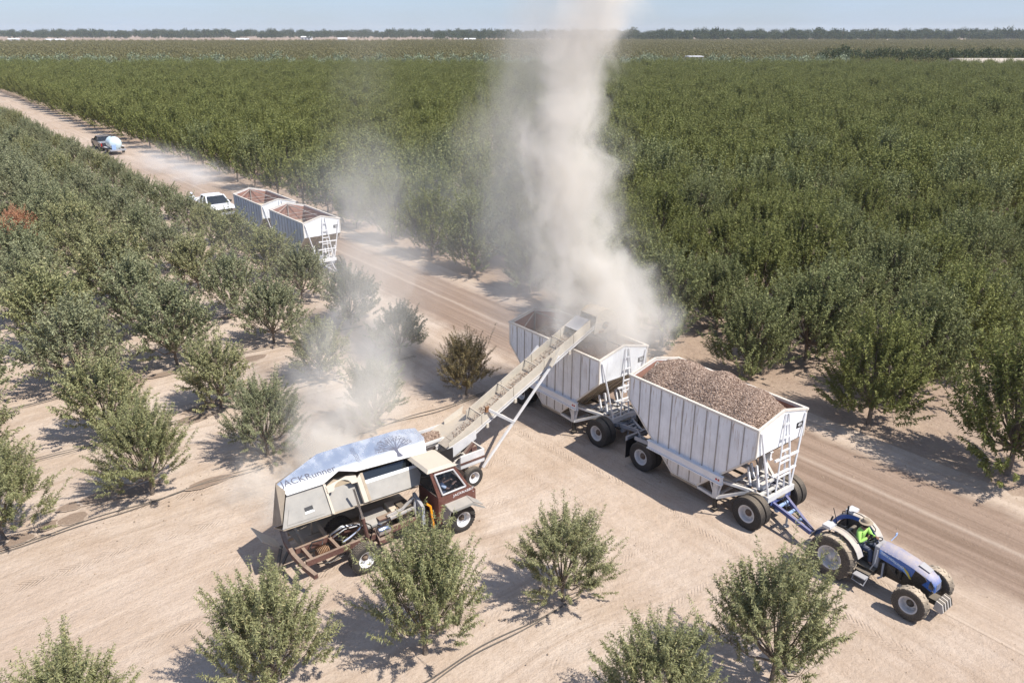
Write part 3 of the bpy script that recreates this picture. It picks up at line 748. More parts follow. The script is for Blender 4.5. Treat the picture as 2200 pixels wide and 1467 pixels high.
def wet_disc(pts, c):
    n = len(pts); mid = [tuple(c[i]+(p[i]-c[i])*0.78 for i in range(3)) for p in pts]
    wetb.add([c] + mid + pts, [(0, 1+i, 1+(i+1) % n) for i in range(n)] + [(1+i, 1+n+i, 1+n+(i+1) % n, 1+(i+1) % n) for i in range(n)])
    wet_in.extend([1.0]*(n+1) + [0.0]*n)
def blob(u, v, a, b_, rot, k):
    r = random.Random(k); n = 28; ph = [r.uniform(0, 6.28) for _ in range(4)]; pts = []
    for i in range(n):
        t = 2*math.pi*i/n; q = 0.9 + 0.05*math.sin(3*t+ph[0]) + 0.04*math.sin(7*t+ph[1]) + 0.03*math.sin(11*t+ph[2]) + r.uniform(-.015, .015)
        x, y = a*q*math.cos(t), b_*q*math.sin(t); p = W(u + x*math.cos(rot)-y*math.sin(rot), v + x*math.sin(rot)+y*math.cos(rot)); pts.append((p.x, p.y, 0.012 + 0.0007*k))
    p0 = W(u, v); wet_disc(pts, (p0.x, p0.y, pts[0][2]))
for k, (bu, bv, a, b_, r_) in enumerate(((-24.83, 1.56, .28, .40, .2), (-24.79, 2.18, .36, .52, 0.1), (-25.57, 2.26, .30, .45, 0), (-25.61, 3.36, .50, 1.0, .1), (-25.33, 4.26, .35, .9, .1), (-24.36, 6.21, .30, .9, 0), (-24.59, 0.44, .4, .8, 0), (-34.18, 10.44, .50, .75, .2), (-35.31, 9.44, .35, .6, 0), (-33.91, 11.42, .4, .7, 0), (-34.58, 6.17, .42, .9, 0), (-29.39, 7.27, .4, .8, 0), (-30.28, 8.28, .3, 1.5, .1), (-39.25, 9.25, .3, 1.5, 0), (-44.90, 16.09, .5, 1.1, 0), (-25.17, 9.34, .3, .8, 0))):
    blob(bu, bv, a, b_, r_, k)
for q in range(26):
    kk = q % 9; blob(-24.4 - 5.2*kk + rng.uniform(-0.5, 0.5), rng.uniform(-4, 15), rng.uniform(.25, .5), rng.uniform(.5, 1.3), 0, 20+q)
wo_ = wetb.build('wet_soil', M_wet); at_ = wo_.data.attributes.new('inner', 'FLOAT', 'POINT'); at_.data.foreach_set('value', wet_in); tag(wo_, kind='stuff')
for k, (uu, v0, v1, lab) in enumerate(((-24.35, -3, 17.6, 'pair of black drip hoses on the soil left of the harvest truck'), (-29.6, -3, 17.4, 'black drip hoses along the second row of young almonds behind the harvest truck'),
        (-12.55, 2.5, 12.0, 'black drip hoses along the foreground row of young almonds'), (-34.8, -2, 17.4, 'black drip hoses along the third row of young almonds behind the harvest truck'))):
    o = thing('drip_hose', lab, 'drip hose', (0, 0, 0), 0, 'drip hoses along the young rows')
    for e in (0, 0.13):
        b = MB(); pts = []
        for i in range(60):
            v = v0 + (v1-v0)*i/59; u = uu + e*(1 + 0.6*math.sin(v*0.9+k)) + 0.07*math.sin(v*1.7+k+e*9)
            p = W(u, v, 0.02); pts.append(p)
        b.tube(pts, 0.014, 5); b.build('hose', M['hose'], o)
cl = MB(); rc = np.random.RandomState(5)
oct_f = [(0, 2, 4), (2, 1, 4), (1, 3, 4), (3, 0, 4), (2, 0, 5), (1, 2, 5), (3, 1, 5), (0, 3, 5)]
for q in range(11000):
    x = rc.uniform(-14, 22); y = rc.uniform(8.5, 34); uq, vq = uvof(x, y)
    if not in_view(x, y, 0, 0.02): continue
    pr_ = 0.8 if vq > 25.8 else (0.35 if vq > 19 else (0.22 if uq > -23 else 0.5))
    if rc.rand() > pr_: continue
    s = rc.gamma(2.0, 0.0065)+0.006; s = min(s, 0.055); j = rc.uniform(0.6, 1.2, 6)*s
    cl.add([(x+j[0], y, .0), (x-j[1], y, 0), (x, y+j[2], 0), (x, y-j[3], 0), (x, y, j[4]*0.8), (x, y, -j[5]*0.3)], oct_f)
tag(cl.build('soil_clods', paint('clod', (0.30, 0.22, 0.155), 0.3, 0.95, scale=1.0, var=0.4)), kind='stuff')

# ================================================================== MACHINES
# ---- bottom-dump nut trailers (local x forward = U, y across = V)
def zlow(x):
    if x <= -0.47: return 2.45 + (0.58-2.45)*(x+2.52)/(2.05)
    if x <= 0.53: return 0.58
    return 0.58 + (2.45-0.58)*(x-0.53)/(2.52-0.53)
XP = [-2.52 + 5.04*i/11 for i in range(12)]
TW = 1.17
_tr = {}
def trailer(u, v, number, label, full=None, sheet='panel', dark=False):
    t = thing('nut_trailer', label, 'trailer', W(u, v), YAW_U, 'white nut trailers')
    def shared(name, key, mk, mat, loc=(0, 0, 0), rot=(0, 0, 0), smooth=False, par=None):
        k = (key, mat)
        if k not in _tr: _tr[k] = mk().mesh(name, M[mat], smooth)
        return instance(name, _tr[k], par or t, loc, rot)
    sp = 'panel2' if dark else 'panel'
    for sy in (-1, 1):
        for i in range(11):
            x0, x1 = XP[i]+0.012, XP[i+1]-0.012
            def mk(x0=x0, x1=x1, sy=sy):
                xs = [x0] + [q for q in (-0.47, 0.53) if x0 < q < x1] + [x1]
                poly = [(x, zlow(x)) for x in xs] + [(x1, 3.30), (x0, 3.30)]
                b = MB(); b.prism(poly, 'y', sy*TW-0.02, sy*TW+0.02); return b
            shared('side_panel', ('sp', i, sy), mk, sp)
        for i in range(1, 11):
            def mk(i=i, sy=sy):
                b = MB(); x = XP[i]; w = 0.045 if dark else 0.013; b.box(x-w, x+w, sy*TW-0.015*0, sy*(TW+0.045), zlow(x)+0.02, 3.29) if sy > 0 else b.box(x-w, x+w, -(TW+0.045), -TW, zlow(x)+0.02, 3.29); return b
            shared('rib', ('rib', i, sy), mk, 'rib' if not dark else 'grey')
        def mk(sy=sy):
            b = MB(); pts = [(-2.53, 3.30), (-2.53, 2.45), (-0.47, 0.57), (0.53, 0.57), (2.53, 2.45), (2.53, 3.30)]
            for a, c in zip(pts[:-1], pts[1:]): b.beam((a[0], sy*(TW+0.01), a[1]), (c[0], sy*(TW+0.01), c[1]), 0.06, 0.05, up=(0, 1, 0))
            return b
        shared('edge_frame', ('ef', sy), mk, 'rim')
        def mk(sy=sy):
            b = MB(); y0 = sy*(TW+0.02); y1 = sy*(TW+0.11); a, c = min(y0, y1), max(y0, y1)
            b.box(-1.5, 1.52, a, c, 1.11, 1.34); b.box(-1.52, 1.54, min(sy*(TW+0.02), sy*(TW+0.15)), max(sy*(TW+0.02), sy*(TW+0.15)), 1.34, 1.37); b.box(-1.52, 1.54, min(sy*(TW+0.02), sy*(TW+0.15)), max(sy*(TW+0.02), sy*(TW+0.15)), 1.075, 1.11); return b
        rl = shared('side_rail', ('rail', sy), mk, 'white')
        for xx in (1.33, 1.42):
            shared('marker_lamp', ('ml',), lambda: MB().lathe([(0.001, 0.02), (0.028, 0.018), (0.034, 0)], 12), 'redlamp', (xx, sy*(TW+0.112), 1.22), (0, 0, 0 if sy > 0 else math.pi), True, rl)
        def mk(sy=sy):
            b = MB(); b.beam((-2.58, sy*(TW+0.02), 3.33), (2.58, sy*(TW+0.02), 3.33), 0.09, 0.07); return b
        shared('top_rim', ('rim', sy), mk, 'rim')
    # gabled ends, sloping hopper sheets and the gate
    for sx, nm in ((1, 'front'), (-1, 'rear')):
        def mk(sx=sx):
            b = MB(); b.prism([(-TW, 2.45), (TW, 2.45), (TW, 3.30), (0.0, 3.60), (-TW, 3.30)], 'x', sx*2.52-0.02, sx*2.52+0.02); return b
        shared('end_panel', ('ep', sx), mk, 'panelf')
        def mk(sx=sx):
            b = MB(); b.beam((sx*2.53, -TW-0.03, 3.33), (sx*2.53, 0, 3.63), 0.07, 0.07); b.beam((sx*2.53, 0, 3.63), (sx*2.53, TW+0.03, 3.33), 0.07, 0.07); return b
        shared('gable_rim', ('gr', sx), mk, 'rim')
        def mk(sx=sx):
            b = MB(); xb = 0.53 if sx > 0 else -0.47
            b.sheet([(sx*2.50, -TW+0.03, 2.44), (sx*2.50, TW-0.03, 2.44), (xb, TW-0.03, 0.60), (xb, -TW+0.03, 0.60)], 0.03); return b
        hs = shared('hopper_slope', ('hs', sx), mk, 'belly')
        def mk(sx=sx):
            b = MB(); xb = 0.53 if sx > 0 else -0.47
            for y in (-0.75, -0.25, 0.25, 0.75): b.beam((sx*2.44, y, 2.36), (xb+sx*0.05, y, 0.58), 0.05, 0.08)
            return b
        shared('stiffener', ('st', sx), mk, 'belly', par=hs)
    shared('gate', ('gate',), lambda: MB().box(-0.5, 0.58, -TW-0.05, TW+0.05, 0.50, 0.565), 'belly')
    def mk():
        b = MB()
        for sy in (-1, 1):
            b.sheet([(-2.49, sy*(TW-0.035), 3.28), (2.49, sy*(TW-0.035), 3.28), (2.49, sy*(TW-0.035), 2.46), (0.53, sy*(TW-0.035), 0.62), (-0.47, sy*(TW-0.035), 0.62), (-2.49, sy*(TW-0.035), 2.46)], 0.006)
        for sx in (-1, 1): b.sheet([(sx*2.485, -TW+0.05, 2.46), (sx*2.485, TW-0.05, 2.46), (sx*2.485, TW-0.05, 3.27), (sx*2.485, 0, 3.56), (sx*2.485, -TW+0.05, 3.27)], 0.006)
        return b
    shared('inner_lining', ('lin',), mk, 'lining')
    def mk():
        b = MB()
        for x in (-1.5, -0.5, 0.5, 1.5): b.tube([(x, -TW+0.04, 3.12), (x, TW-0.04, 3.12)], 0.013, 6)
        b.tube([(-2.5, 0, 3.56), (2.5, 0, 3.56)], 0.018, 6) if full is None else None
        for x in (-2.0,): b.tube([(x, -TW+0.04, 3.0), (-2.47, 0, 3.5)], 0.02, 5); b.tube([(x, TW-0.04, 3.0), (-2.47, 0, 3.5)], 0.02, 5)
        b.tube([(-2.44, 0, 3.52), (-2.44, 0, 2.5)], 0.035, 6)
        return b
    shared('cross_bar', ('cb', full is None), mk, 'rib')
    # front ladder, props and bars
    def mk():
        b = MB(); p0, p1 = Vector((2.58, 0.05, 3.52)), Vector((2.74, -0.22, 0.98)); q0, q1 = Vector((2.58, 0.20, 3.50)), Vector((2.74, 0.50, 0.98))
        b.tube([p0, p1], 0.026, 6); b.tube([q0, q1], 0.034, 6)
        for f in (0.13, 0.30, 0.47, 0.62, 0.80): b.beam(p0.lerp(p1, f), q0.lerp(q1, f), 0.035, 0.05)
        return b
    shared('ladder', ('lad',), mk, 'white')
    for sy in (-1, 1):
        def mk(sy=sy):
            b = MB(); b.tube([(2.58, sy*1.10, 3.24), (2.72, sy*0.56, 0.98)], 0.032, 6); return b
        shared('end_prop', ('pr', sy), mk, 'white')
    def mk():
        b = MB(); b.beam((2.66, -0.35, 2.10), (2.66, 0.84, 2.05), 0.06); b.beam((2.69, -0.45, 1.62), (2.69, 0.74, 1.60), 0.06)
        b.beam((2.62, 0.20, 2.2), (2.70, 0.24, 1.0), 0.05)
        return b
    shared('cross_rail', ('xr',), mk, 'white')
    def mk():
        b = MB()
        for y, x in ((-0.45, 2.25), (-0.45, 1.95), (0.35, 2.0), (0.0, 1.75)): b.beam((x-0.12, y, 1.55 + (x-1.9)*0.6), (x+0.05, y, 1.0), 0.06)
        return b
    shared('deck_post', ('dp',), mk, 'white')
    def mk():
        b = MB()
        for y in (-0.60, 0.60): b.beam((0.9, y, 0.88), (2.78, y, 0.92), 0.09, 0.14)
        for x in (1.45, 1.85, 2.15, 2.45): b.beam((x, -0.58, 0.93), (x, 0.58, 0.93), 0.10, 0.06)
        b.box(2.70, 2.80, -0.66, 0.66, 0.84, 1.02)
        for y in (-0.25, 0.2): b.beam((1.4, y, 0.90), (2.75, y, 0.92), 0.07, 0.08)
        b.box(1.95, 2.35, -0.3, 0.05, 0.95, 1.10)
        return b
    shared('front_deck', ('fd',), mk, 'offwhite' if not dark else 'white')
    def mk():
        b = MB(); b.tube([(0.7, -0.62, 0.80), (2.0, -0.66, 0.84)], 0.055, 8); b.tube([(0.7, 0.2, 0.80), (2.0, 0.2, 0.84)], 0.045, 8); return b
    shared('air_pipe', ('ap',), mk, 'dark')
    for sy in (-1, 1):
        def mk(sy=sy):
            b = MB(); y = sy*(TW-0.02)
            b.beam((1.28, y, 1.12), (1.28, y, 0.50), 0.15, 0.17); b.beam((0.5, y, 0.55), (1.25, y, 0.50), 0.09, 0.09)
            b.beam((0.98, y, 1.10), (1.22, y, 0.58), 0.045); b.beam((1.32, y, 0.52), (2.1, sy*0.62, 0.90), 0.09, 0.09); b.beam((1.3, y, 1.12), (2.1, sy*0.62, 0.95), 0.08, 0.08); b.beam((1.45, y*0.97, 1.05), (1.34, y, 0.55), 0.045)
            b.beam((1.3, sy*(TW-0.1), 0.56), (1.3, 0, 0.60), 0.07)
            return b
        lg = shared('landing_leg', ('ll', sy), mk, 'offwhite')
        def mk(sy=sy):
            b = MB(); y = sy*(TW-0.02); b.box(1.24, 1.33, y-0.045, y+0.045, 0.12, 0.49); b.box(1.20, 1.37, y-0.09, y+0.09, 0.06, 0.12); return b
        shared('jack_foot', ('jf', sy), mk, 'dark', par=lg)
    def mk():
        b = MB()
        for y in (-0.55, 0.55): b.beam((-2.65, y, 0.80), (-0.2, y, 0.72), 0.09, 0.16)
        for x in (-2.6, -1.9, -1.3): b.beam((x, -0.55, 0.80), (x, 0.55, 0.80), 0.09, 0.10)
        for y in (-0.95, 0.95): b.beam((-2.3, y, 1.35), (-1.9, y, 0.85), 0.05); b.beam((-1.5, y, 1.4), (-1.9, y, 0.85), 0.05)
        b.box(-2.66, -2.58, -1.12, 1.12, 0.78, 0.96)
        b.beam((-2.2, -1.15, 1.1), (-1.2, -1.15, 1.18), 0.05, 0.12)
        return b
    shared('rear_frame', ('rf',), mk, 'grey')
    shared('axle', ('axle',), lambda: MB().cyl((-1.87, -0.85, 0.51), (-1.87, 0.85, 0.51), 0.07, 10), 'dark')
    for y, sd in ((-1.07, -1), (-0.78, -1), (0.78, 1), (1.07, 1)): wheel(t, -1.87, y, 0.51, 0.515, 0.25, 0.27, sd)
    for sy in (-1, 1):
        shared('mud_flap', ('mf', sy), lambda sy=sy: MB().box(-2.56, -2.54, sy*1.2 if sy < 0 else 0.68, -0.68 if sy < 0 else 1.2, 0.20, 0.86), 'black')
        shared('tail_lamp', ('tl',), lambda: MB().lathe([(0.001, -0.03), (0.05, -0.028), (0.055, 0)], 14, 'x'), 'redlamp', (-2.665, sy*1.02, 0.86), (0, 0, 0), True)
    if number:
        pl = MB().box(2.541, 2.556, 0.74, 1.04, 2.80, 2.98).build('number_plate', M['black'], t)
        text('number', number, 0.165, M['printw'], pl, frame_mtx((2.559, 0.89, 2.89), (0, 1, 0), (0, 0, 1)), 0.002, sx=1.15)
    return t
M['panel2'] = mk_panel('blue_grey_trailer_sheet', (0.44, 0.48, 0.55), 0.35)
TA = trailer(-14.2, 19.25, '49', 'white trailer heaped with brown almonds, hitched to the blue tractor', full=True)
TB = trailer(-20.75, 19.25, '50', 'white rust-streaked trailer being filled by the conveyor under the tall dust plume')
TD = trailer(-46.9, 20.05, '36', 'empty blue-grey sided trailer nearest on the dirt road among the young trees', dark=True)
TC = trailer(-53.5, 20.1, None, 'empty blue-grey sided trailer farther up the dirt road ahead of the white pickup', dark=True)
text('lettering', 'North Valley', 0.10, M['print'], TA, frame_mtx((2.803, 0.12, 0.93), (0, 1, 0), (0, 0, 1)), 0.002) if False else None

def dolly(u, v, mat, label, hitch, grp='trailer dollies', rot=0.0):
    t = thing('trailer_dolly', label, 'dolly', W(u, v), YAW_U + rot, grp)
    b = MB()
    for y in (-0.45, 0.45): b.beam((-0.75, y, 0.76), (0.35, y, 0.76), 0.10, 0.13)
    for x in (-0.7, -0.2, 0.3): b.beam((x, -0.45, 0.76), (x, 0.45, 0.76), 0.10, 0.10)
    b.build('frame', M[mat], t)
    b = MB(); b.lathe([(0.30, 0.83), (0.42, 0.83), (0.42, 0.855), (0.30, 0.855)], 28, 'z', closed=True); b.build('turntable', M['dark'], t)
    b = MB(); b.cyl((0, -0.8, 0.51), (0, 0.8, 0.51), 0.07, 10); b.build('axle', M['dark'], t)
    b = MB()
    for y in (-0.40, 0.40):
        for k in range(3): b.beam((-0.42, y, 0.64-k*0.02), (0.42, y, 0.64-k*0.02), 0.08, 0.015)
    b.build('leaf_spring', M['dark'], t)
    hx, hy, hzz = hitch
    for y in (-0.34, 0.34):
        b = MB(); b.beam((0.25, y, 0.72), (hx-0.15, hy + y*0.16, hzz+0.03), 0.08, 0.12); b.build('drawbar', M[mat], t)
    b = MB(); L = hx
    for f in (0.18, 0.42, 0.66): b.beam((0.25+(L-0.4)*f, hy*f - 0.30*(1-f), 0.70-(0.70-hzz)*f+0.02), (0.25+(L-0.4)*f, hy*f + 0.30*(1-f), 0.70-(0.70-hzz)*f+0.02), 0.08, 0.06)
    b.build('drawbar_tie', M['lblue' if mat == 'dblue' else mat], t)
    b = MB(); b.beam((hx-0.2, hy, hzz), (hx+0.05, hy, hzz), 0.07, 0.05); b.lathe([(0.035, -0.02), (0.07, -0.02), (0.07, 0.02), (0.035, 0.02)], 14, 'z', (hx+0.08, hy, hzz), closed=True); b.build('hitch_ring', M['dark'], t)
    b = MB()
    for y in (-0.25, 0.28): b.lathe([(0.001, -0.10), (0.09, -0.09), (0.09, 0.09), (0.001, 0.10)], 12, 'y', (0.45, y, 0.55))
    b.build('air_chamber', M['lblue' if mat == 'dblue' else 'grey'], t)
    b = MB(); b.cyl((L*0.42, hy*0.42-0.05, 0.14), (L*0.42, hy*0.42-0.05, 0.62), 0.035, 8); b.cyl((L*0.42, hy*0.42-0.05, 0.12), (L*0.42, hy*0.42-0.05, 0.15), 0.09, 12); b.build('stand', M['grey'], t)
    b = MB(); b.tube([(0.4, 0.12, 0.8), (L*0.35, 0.1+hy*0.3, 0.66), (L*0.7, hy*0.7+0.05, 0.66), (L-0.05, hy, hzz+0.12)], 0.014, 5); b.tube([(0.4, 0.02, 0.8), (L*0.35, 0.02+hy*0.3, 0.60), (L*0.7, hy*0.7-0.03, 0.62), (L-0.05, hy, hzz+0.1)], 0.014, 5); b.build('air_hose', M['black'], t)
    for y, sd in ((-1.07, -1), (-0.79, -1), (0.79, 1), (1.07, 1)): wheel(t, 0, y, 0.51, 0.515, 0.25, 0.27, sd, hub='hubrust')
    return t
dolly(-11.75, 19.25, 'dblue', 'blue dolly with twin wheels under the front of the heaped trailer', (1.90, -0.48, 0.50))
dolly(-18.25, 19.25, 'grey', 'grey dolly with twin wheels joining the two white trailers', (1.20, 0.0, 0.62))
dolly(-44.4, 20.05, 'grey', 'pale dolly under the front of the empty trailer among the young trees', (1.6, 0.0, 0.45))

# ---- almonds heaped in the full trailer
def almond_heap(parent_loc, yaw, x0, x1, y0, y1, hfun, n, name, label, seed, size=0.03, cat='almonds'):
    r = np.random.RandomState(seed)
    t = None
    nx, ny = 64, 30; b = MB(); vs = []
    for i in range(nx+1):
        for j in range(ny+1):
            x = x0+(x1-x0)*i/nx; y = y0+(y1-y0)*j/ny; vs.append((x, y, hfun(x, y) + r.uniform(-.012, .012)))
    fs = [(i*(ny+1)+j, (i+1)*(ny+1)+j, (i+1)*(ny+1)+j+1, i*(ny+1)+j+1) for i in range(nx) for j in range(ny)]
    b.add(vs, fs)
    for q in range(n):
        x = r.uniform(x0, x1); y = r.uniform(y0, y1); z = hfun(x, y) + r.uniform(-0.005, 0.018)
        a = Vector(r.normal(0, 1, 3)); a.normalize(); c = a.orthogonal().normalized(); d = a.cross(c)
        s = size*r.uniform(0.7, 1.2); a, c, d = a*s, c*s*0.62, d*s*0.45; p = Vector((x, y, z))
        b.add([p+a, p-a, p+c, p-c, p+d, p-d], [(0, 2, 4), (2, 1, 4), (1, 3, 4), (3, 0, 4), (2, 0, 5), (1, 2, 5), (3, 1, 5), (0, 3, 5)])
    me = bpy.data.meshes.new(name); me.from_pydata(b.v, [], b.f); me.materials.append(M_nut)
    o = link(name, me); o.location = parent_loc; o.rotation_euler = (0, 0, yaw)
    return tag(o, label, cat, kind='stuff')
def mk_nut():
    m, t = mat_new('almond_hulls'); g = NG(t)
    isl = g.n('ShaderNodeNewGeometry').outputs['Random Per Island']; pos = g.n('ShaderNodeNewGeometry').outputs['Position']
    fine = g.noise(pos, 26, 3, 0.8)
    c = g.mix(isl, (0.17, 0.108, 0.075), (0.56, 0.425, 0.335)); c = g.mix(g.mapr(fine, 0.5, 0.65, 0, 0.6), c, (0.085, 0.052, 0.035))
    b = g.bsdf(c, 0.9, 0.0, g.bump(fine, 0.6, 0.02), spec=0.15); g.out(b.outputs[0]); return m
M_nut = mk_nut()
def heap(x, y):
    h = 3.29 + 0.60*max(0, 1-(y/1.12)**2)*(1 - 0.10*abs(x)) + 0.05*math.sin(3.1*x+1) + 0.04*math.sin(5*x+2.2*y)
    h -= 0.55*max(0, (-x-1.7))**1.2 + 0.50*max(0, x-1.5)**1.1 + 0.30*max(0, y-0.72)*(1+max(0, x)) 
    return h
almond_heap(W(-14.2, 19.25), YAW_U, -2.44, 2.46, -1.12, 1.12, heap, 15000, 'almond_heap', 'heap of brown unhulled almonds filling the front trailer', 3, 0.040)
almond_heap(W(-20.75, 19.25), YAW_U, -2.44, 2.46, -1.12, 1.12, lambda x, y: 2.80 + 0.50*math.exp(-((x-0.6)**2+y*y)/0.9), 2500, 'trailer_load', 'dusty almonds piling up inside the trailer under the conveyor', 4)

# ---- blue tractor
def tractor():
    t = thing('farm_tractor', 'blue open-station farm tractor pulling the almond trailers', 'tractor', W(-8.05, 18.76), YAW_U)
    # rear wheels x=-0.9, front x=1.3
    for sy in (-1, 1):
        wheel(t, -0.90, sy*0.66, 0.64, 0.635, 0.36, 0.33, sy, 'lug', hub='lgrey')
        wheel(t, 1.30, sy*0.66, 0.45, 0.445, 0.27, 0.23, sy, 'lug', hub='dark')
    b = MB(); b.cyl((-0.9, -0.6, 0.64), (-0.9, 0.6, 0.64), 0.12, 12); b.box(-1.15, 0.35, -0.18, 0.18, 0.42, 0.82); b.box(0.3, 1.5, -0.14, 0.14, 0.45, 0.80); b.box(-0.6, 0.1, -0.24, 0.24, 0.36, 0.52); b.build('transmission', M['dark'], t, bevel=0.02)
    b = MB(); b.box(0.28, 1.0, -0.19, 0.19, 0.62, 0.98); b.box(0.42, 0.62, -0.24, -0.19, 0.70, 0.92); b.cyl((0.75, -0.24, 0.72), (0.75, -0.24, 0.92), 0.06, 10); b.tube([(0.35, -0.22, 0.95), (0.55, -0.24, 0.8), (0.8, -0.22, 0.62)], 0.02, 6); b.cyl((0.95, -0.2, 0.75), (0.95, 0.2, 0.75), 0.10, 12); b.build('engine', M['dark'], t)
    b = MB(); b.beam((1.3, -0.5, 0.44), (1.3, 0.5, 0.44), 0.12, 0.14); b.box(1.05, 1.55, -0.12, 0.12, 0.38, 0.50); b.build('front_axle', M['dark'], t)
    # hood: shaped sections along x
    def loop(x, hw, zt, zb, cr):
        return [(x, -hw, zb), (x, -hw, zt-cr), (x, -hw+cr*0.8, zt-cr*0.25), (x, 0, zt), (x, hw-cr*0.8, zt-cr*0.25), (x, hw, zt-cr), (x, hw, zb)]
    secs = [loop(0.12, 0.235, 1.33, 0.98, 0.10), loop(0.5, 0.24, 1.33, 0.95, 0.10), loop(0.95, 0.235, 1.27, 0.90, 0.10), loop(1.35, 0.215, 1.17, 0.80, 0.10), loop(1.55, 0.19, 1.07, 0.72, 0.09), loop(1.62, 0.15, 0.95, 0.70, 0.08)]
    b = MB(); vs = [p for L in secs for p in L]; n = 7
    fs = [(i*n+k, i*n+k+1, (i+1)*n+k+1, (i+1)*n+k) for i in range(len(secs)-1) for k in range(n-1)] + [tuple(range(n-1, -1, -1)), tuple(range((len(secs)-1)*n, len(secs)*n))]
    b.add(vs, fs); hood = b.build('hood', M['blue'], t, True)
    b = MB(); b.sheet([(1.12, -0.12, 1.245), (1.40, -0.10, 1.16), (1.40, 0.10, 1.16), (1.12, 0.12, 1.245)], -0.012); b.build('top_vent', M['grey'], hood)
    for sy in (-1, 1):
        b = MB(); b.prism([(1.02, 0.82), (1.30, 0.80), (1.42, 0.98), (1.36, 1.06), (1.10, 1.13)], 'y', sy*0.228-0.006, sy*0.228+0.010); b.build('side_grille', M['dark'], hood)
        b = MB(); b.prism([(1.44, 0.80), (1.585, 0.78), (1.60, 0.90), (1.50, 1.03)], 'y', sy*0.19-0.01, sy*0.19+0.018); b.build('headlight', M['chrome'], hood)
        b = MB(); b.prism([(0.14, 1.12), (0.50, 1.06), (0.80, 0.96), (1.00, 0.82), (1.05, 0.83), (0.85, 1.03), (0.52, 1.14), (0.14, 1.22)], 'y', sy*0.240-0.001, sy*0.246); b.build('side_stripe', M['printb'], hood)
        b = MB(); b.prism([(0.86, 0.98), (1.00, 0.82), (1.045, 0.83), (0.94, 0.99), (0.80, 1.07)], 'y', sy*0.246, sy*0.250); b.build('stripe_tip', M['yellow'], hood)
        b = MB(); b.prism([(0.95, 0.72), (1.58, 0.66), (1.60, 0.74), (0.98, 0.84)], 'y', sy*0.16-0.03, sy*0.16+0.03); b.build('lower_cowl', M['dark'], hood)
        mt = frame_mtx((0.50, sy*0.252, 1.115), (-sy*-1.0 if sy < 0 else -1, 0, 0.28*(1 if sy > 0 else -1)), (0, 0, 1))
        if sy < 0: mt = frame_mtx((0.50, -0.252, 1.105), (1, 0, -0.22), (0, 0, 1))
        text('lettering', 'NEW HOLLAND', 0.088, M['printw'], hood, mt, 0.002)
        if sy < 0: text('lettering', 'TN 75DA SuperSteer', 0.045, M['printw'], hood, frame_mtx((0.46, -0.245, 1.23), (1, 0, -0.05), (0, 0, 1)), 0.002)
    b = MB()
    for k in range(5): b.box(1.60, 1.635, -0.10+k*0.045, -0.085+k*0.045, 0.74, 0.93)
    b.build('front_grille', M['grey'], hood)
    # front weights
    b = MB(); b.beam((1.5, 0, 0.45), (1.75, 0, 0.45), 0.3, 0.14); b.build('weight_bracket', M['dark'], t)
    for k in range(8):
        b = MB(); y = -0.26 + k*0.066; b.prism([(1.70, 0.34), (1.92, 0.30), (1.96, 0.36), (1.90, 0.56), (1.74, 0.60)], 'y', y, y+0.045); b.build('front_weight', M['dark' if k % 2 else 'fender'], t)
    # fenders
    for sy in (-1, 1):
        b = MB(); y0, y1 = (sy*0.42, sy*0.66); A = []
        for k in range(12):
            a = R(168 - k*13.5); rr = 0.76; A.append((-0.90+rr*math.cos(a), 0.66+rr*math.sin(a)*1.0))
        for (p, q) in zip(A[:-1], A[1:]): b.sheet([(p[0], y0, p[1]), (q[0], y0, q[1]), (q[0], y1, q[1]), (p[0], y1, p[1])] if sy > 0 else [(p[0], y1, p[1]), (q[0], y1, q[1]), (q[0], y0, q[1]), (p[0], y0, p[1])], 0.02)
        fd = b.build('fender', M['fender'], t)
        b = MB(); b.prism([(p[0], p[1]-0.01) for p in A] + [((p[0]+.9)*.84-.9, (p[1]-.66)*.84+.66) for p in A[::-1]], 'y', y0-0.012, y0+0.012); b.build('fender_side', M['blue'], fd)
        b = MB(); pts = [(A[i][0], sy*0.44, A[i][1]+0.09) for i in range(3, 10)]; b.tube([(A[3][0], sy*0.44, A[3][1])] + pts + [(A[9][0], sy*0.44, A[9][1])], 0.014, 6); b.build('grab_rail', M['black'], fd)
        b = MB(); b.box(-1.28, -1.05, sy*0.42 if sy > 0 else -0.74, 0.74 if sy > 0 else -0.42, 1.40, 1.48); b.build('tool_box', M['lgrey'], fd)
    b = MB(); b.box(-0.75, 0.15, -0.42, 0.42, 0.56, 0.62); b.box(-0.35, 0.12, -0.56, 0.56, 0.50, 0.54); b.build('platform', M['dark'], t)
    for sy in (-1, 1):
        b = MB(); b.box(-0.22, 0.12, sy*0.66-0.10, sy*0.66+0.10, 0.47, 0.50); b.tube([(-0.24, sy*0.60, 0.48), (-0.24, sy*0.72, 0.30), (0.10, sy*0.74, 0.28), (0.12, sy*0.62, 0.48)], 0.018, 6); b.build('step', M['grey'], t)
    b = MB(); b.box(-0.78, -0.36, -0.24, 0.24, 0.80, 0.90); b.box(-0.88, -0.78, -0.23, 0.23, 0.88, 1.28); b.box(-0.7, -0.45, -0.15, 0.15, 0.62, 0.80); b.build('seat', M['dark'], t, bevel=0.03)
    b = MB(); b.box(-0.02, 0.14, -0.22, 0.22, 0.62, 1.26); b.build('dash', M['grey'], t, bevel=0.02)
    b = MB(); c = Vector((-0.14, 0, 1.27)); ax = Vector((-0.45, 0, 0.9)).normalized(); e1 = Vector((0, 1, 0)); e2 = ax.cross(e1)
    ring = [c + (e1*math.cos(a) + e2*math.sin(a))*0.19 for a in np.linspace(0, 2*math.pi, 21)]
    b.tube(ring, 0.014, 6); b.tube([c, c + Vector((0.14, 0, -0.16))], 0.025, 6)
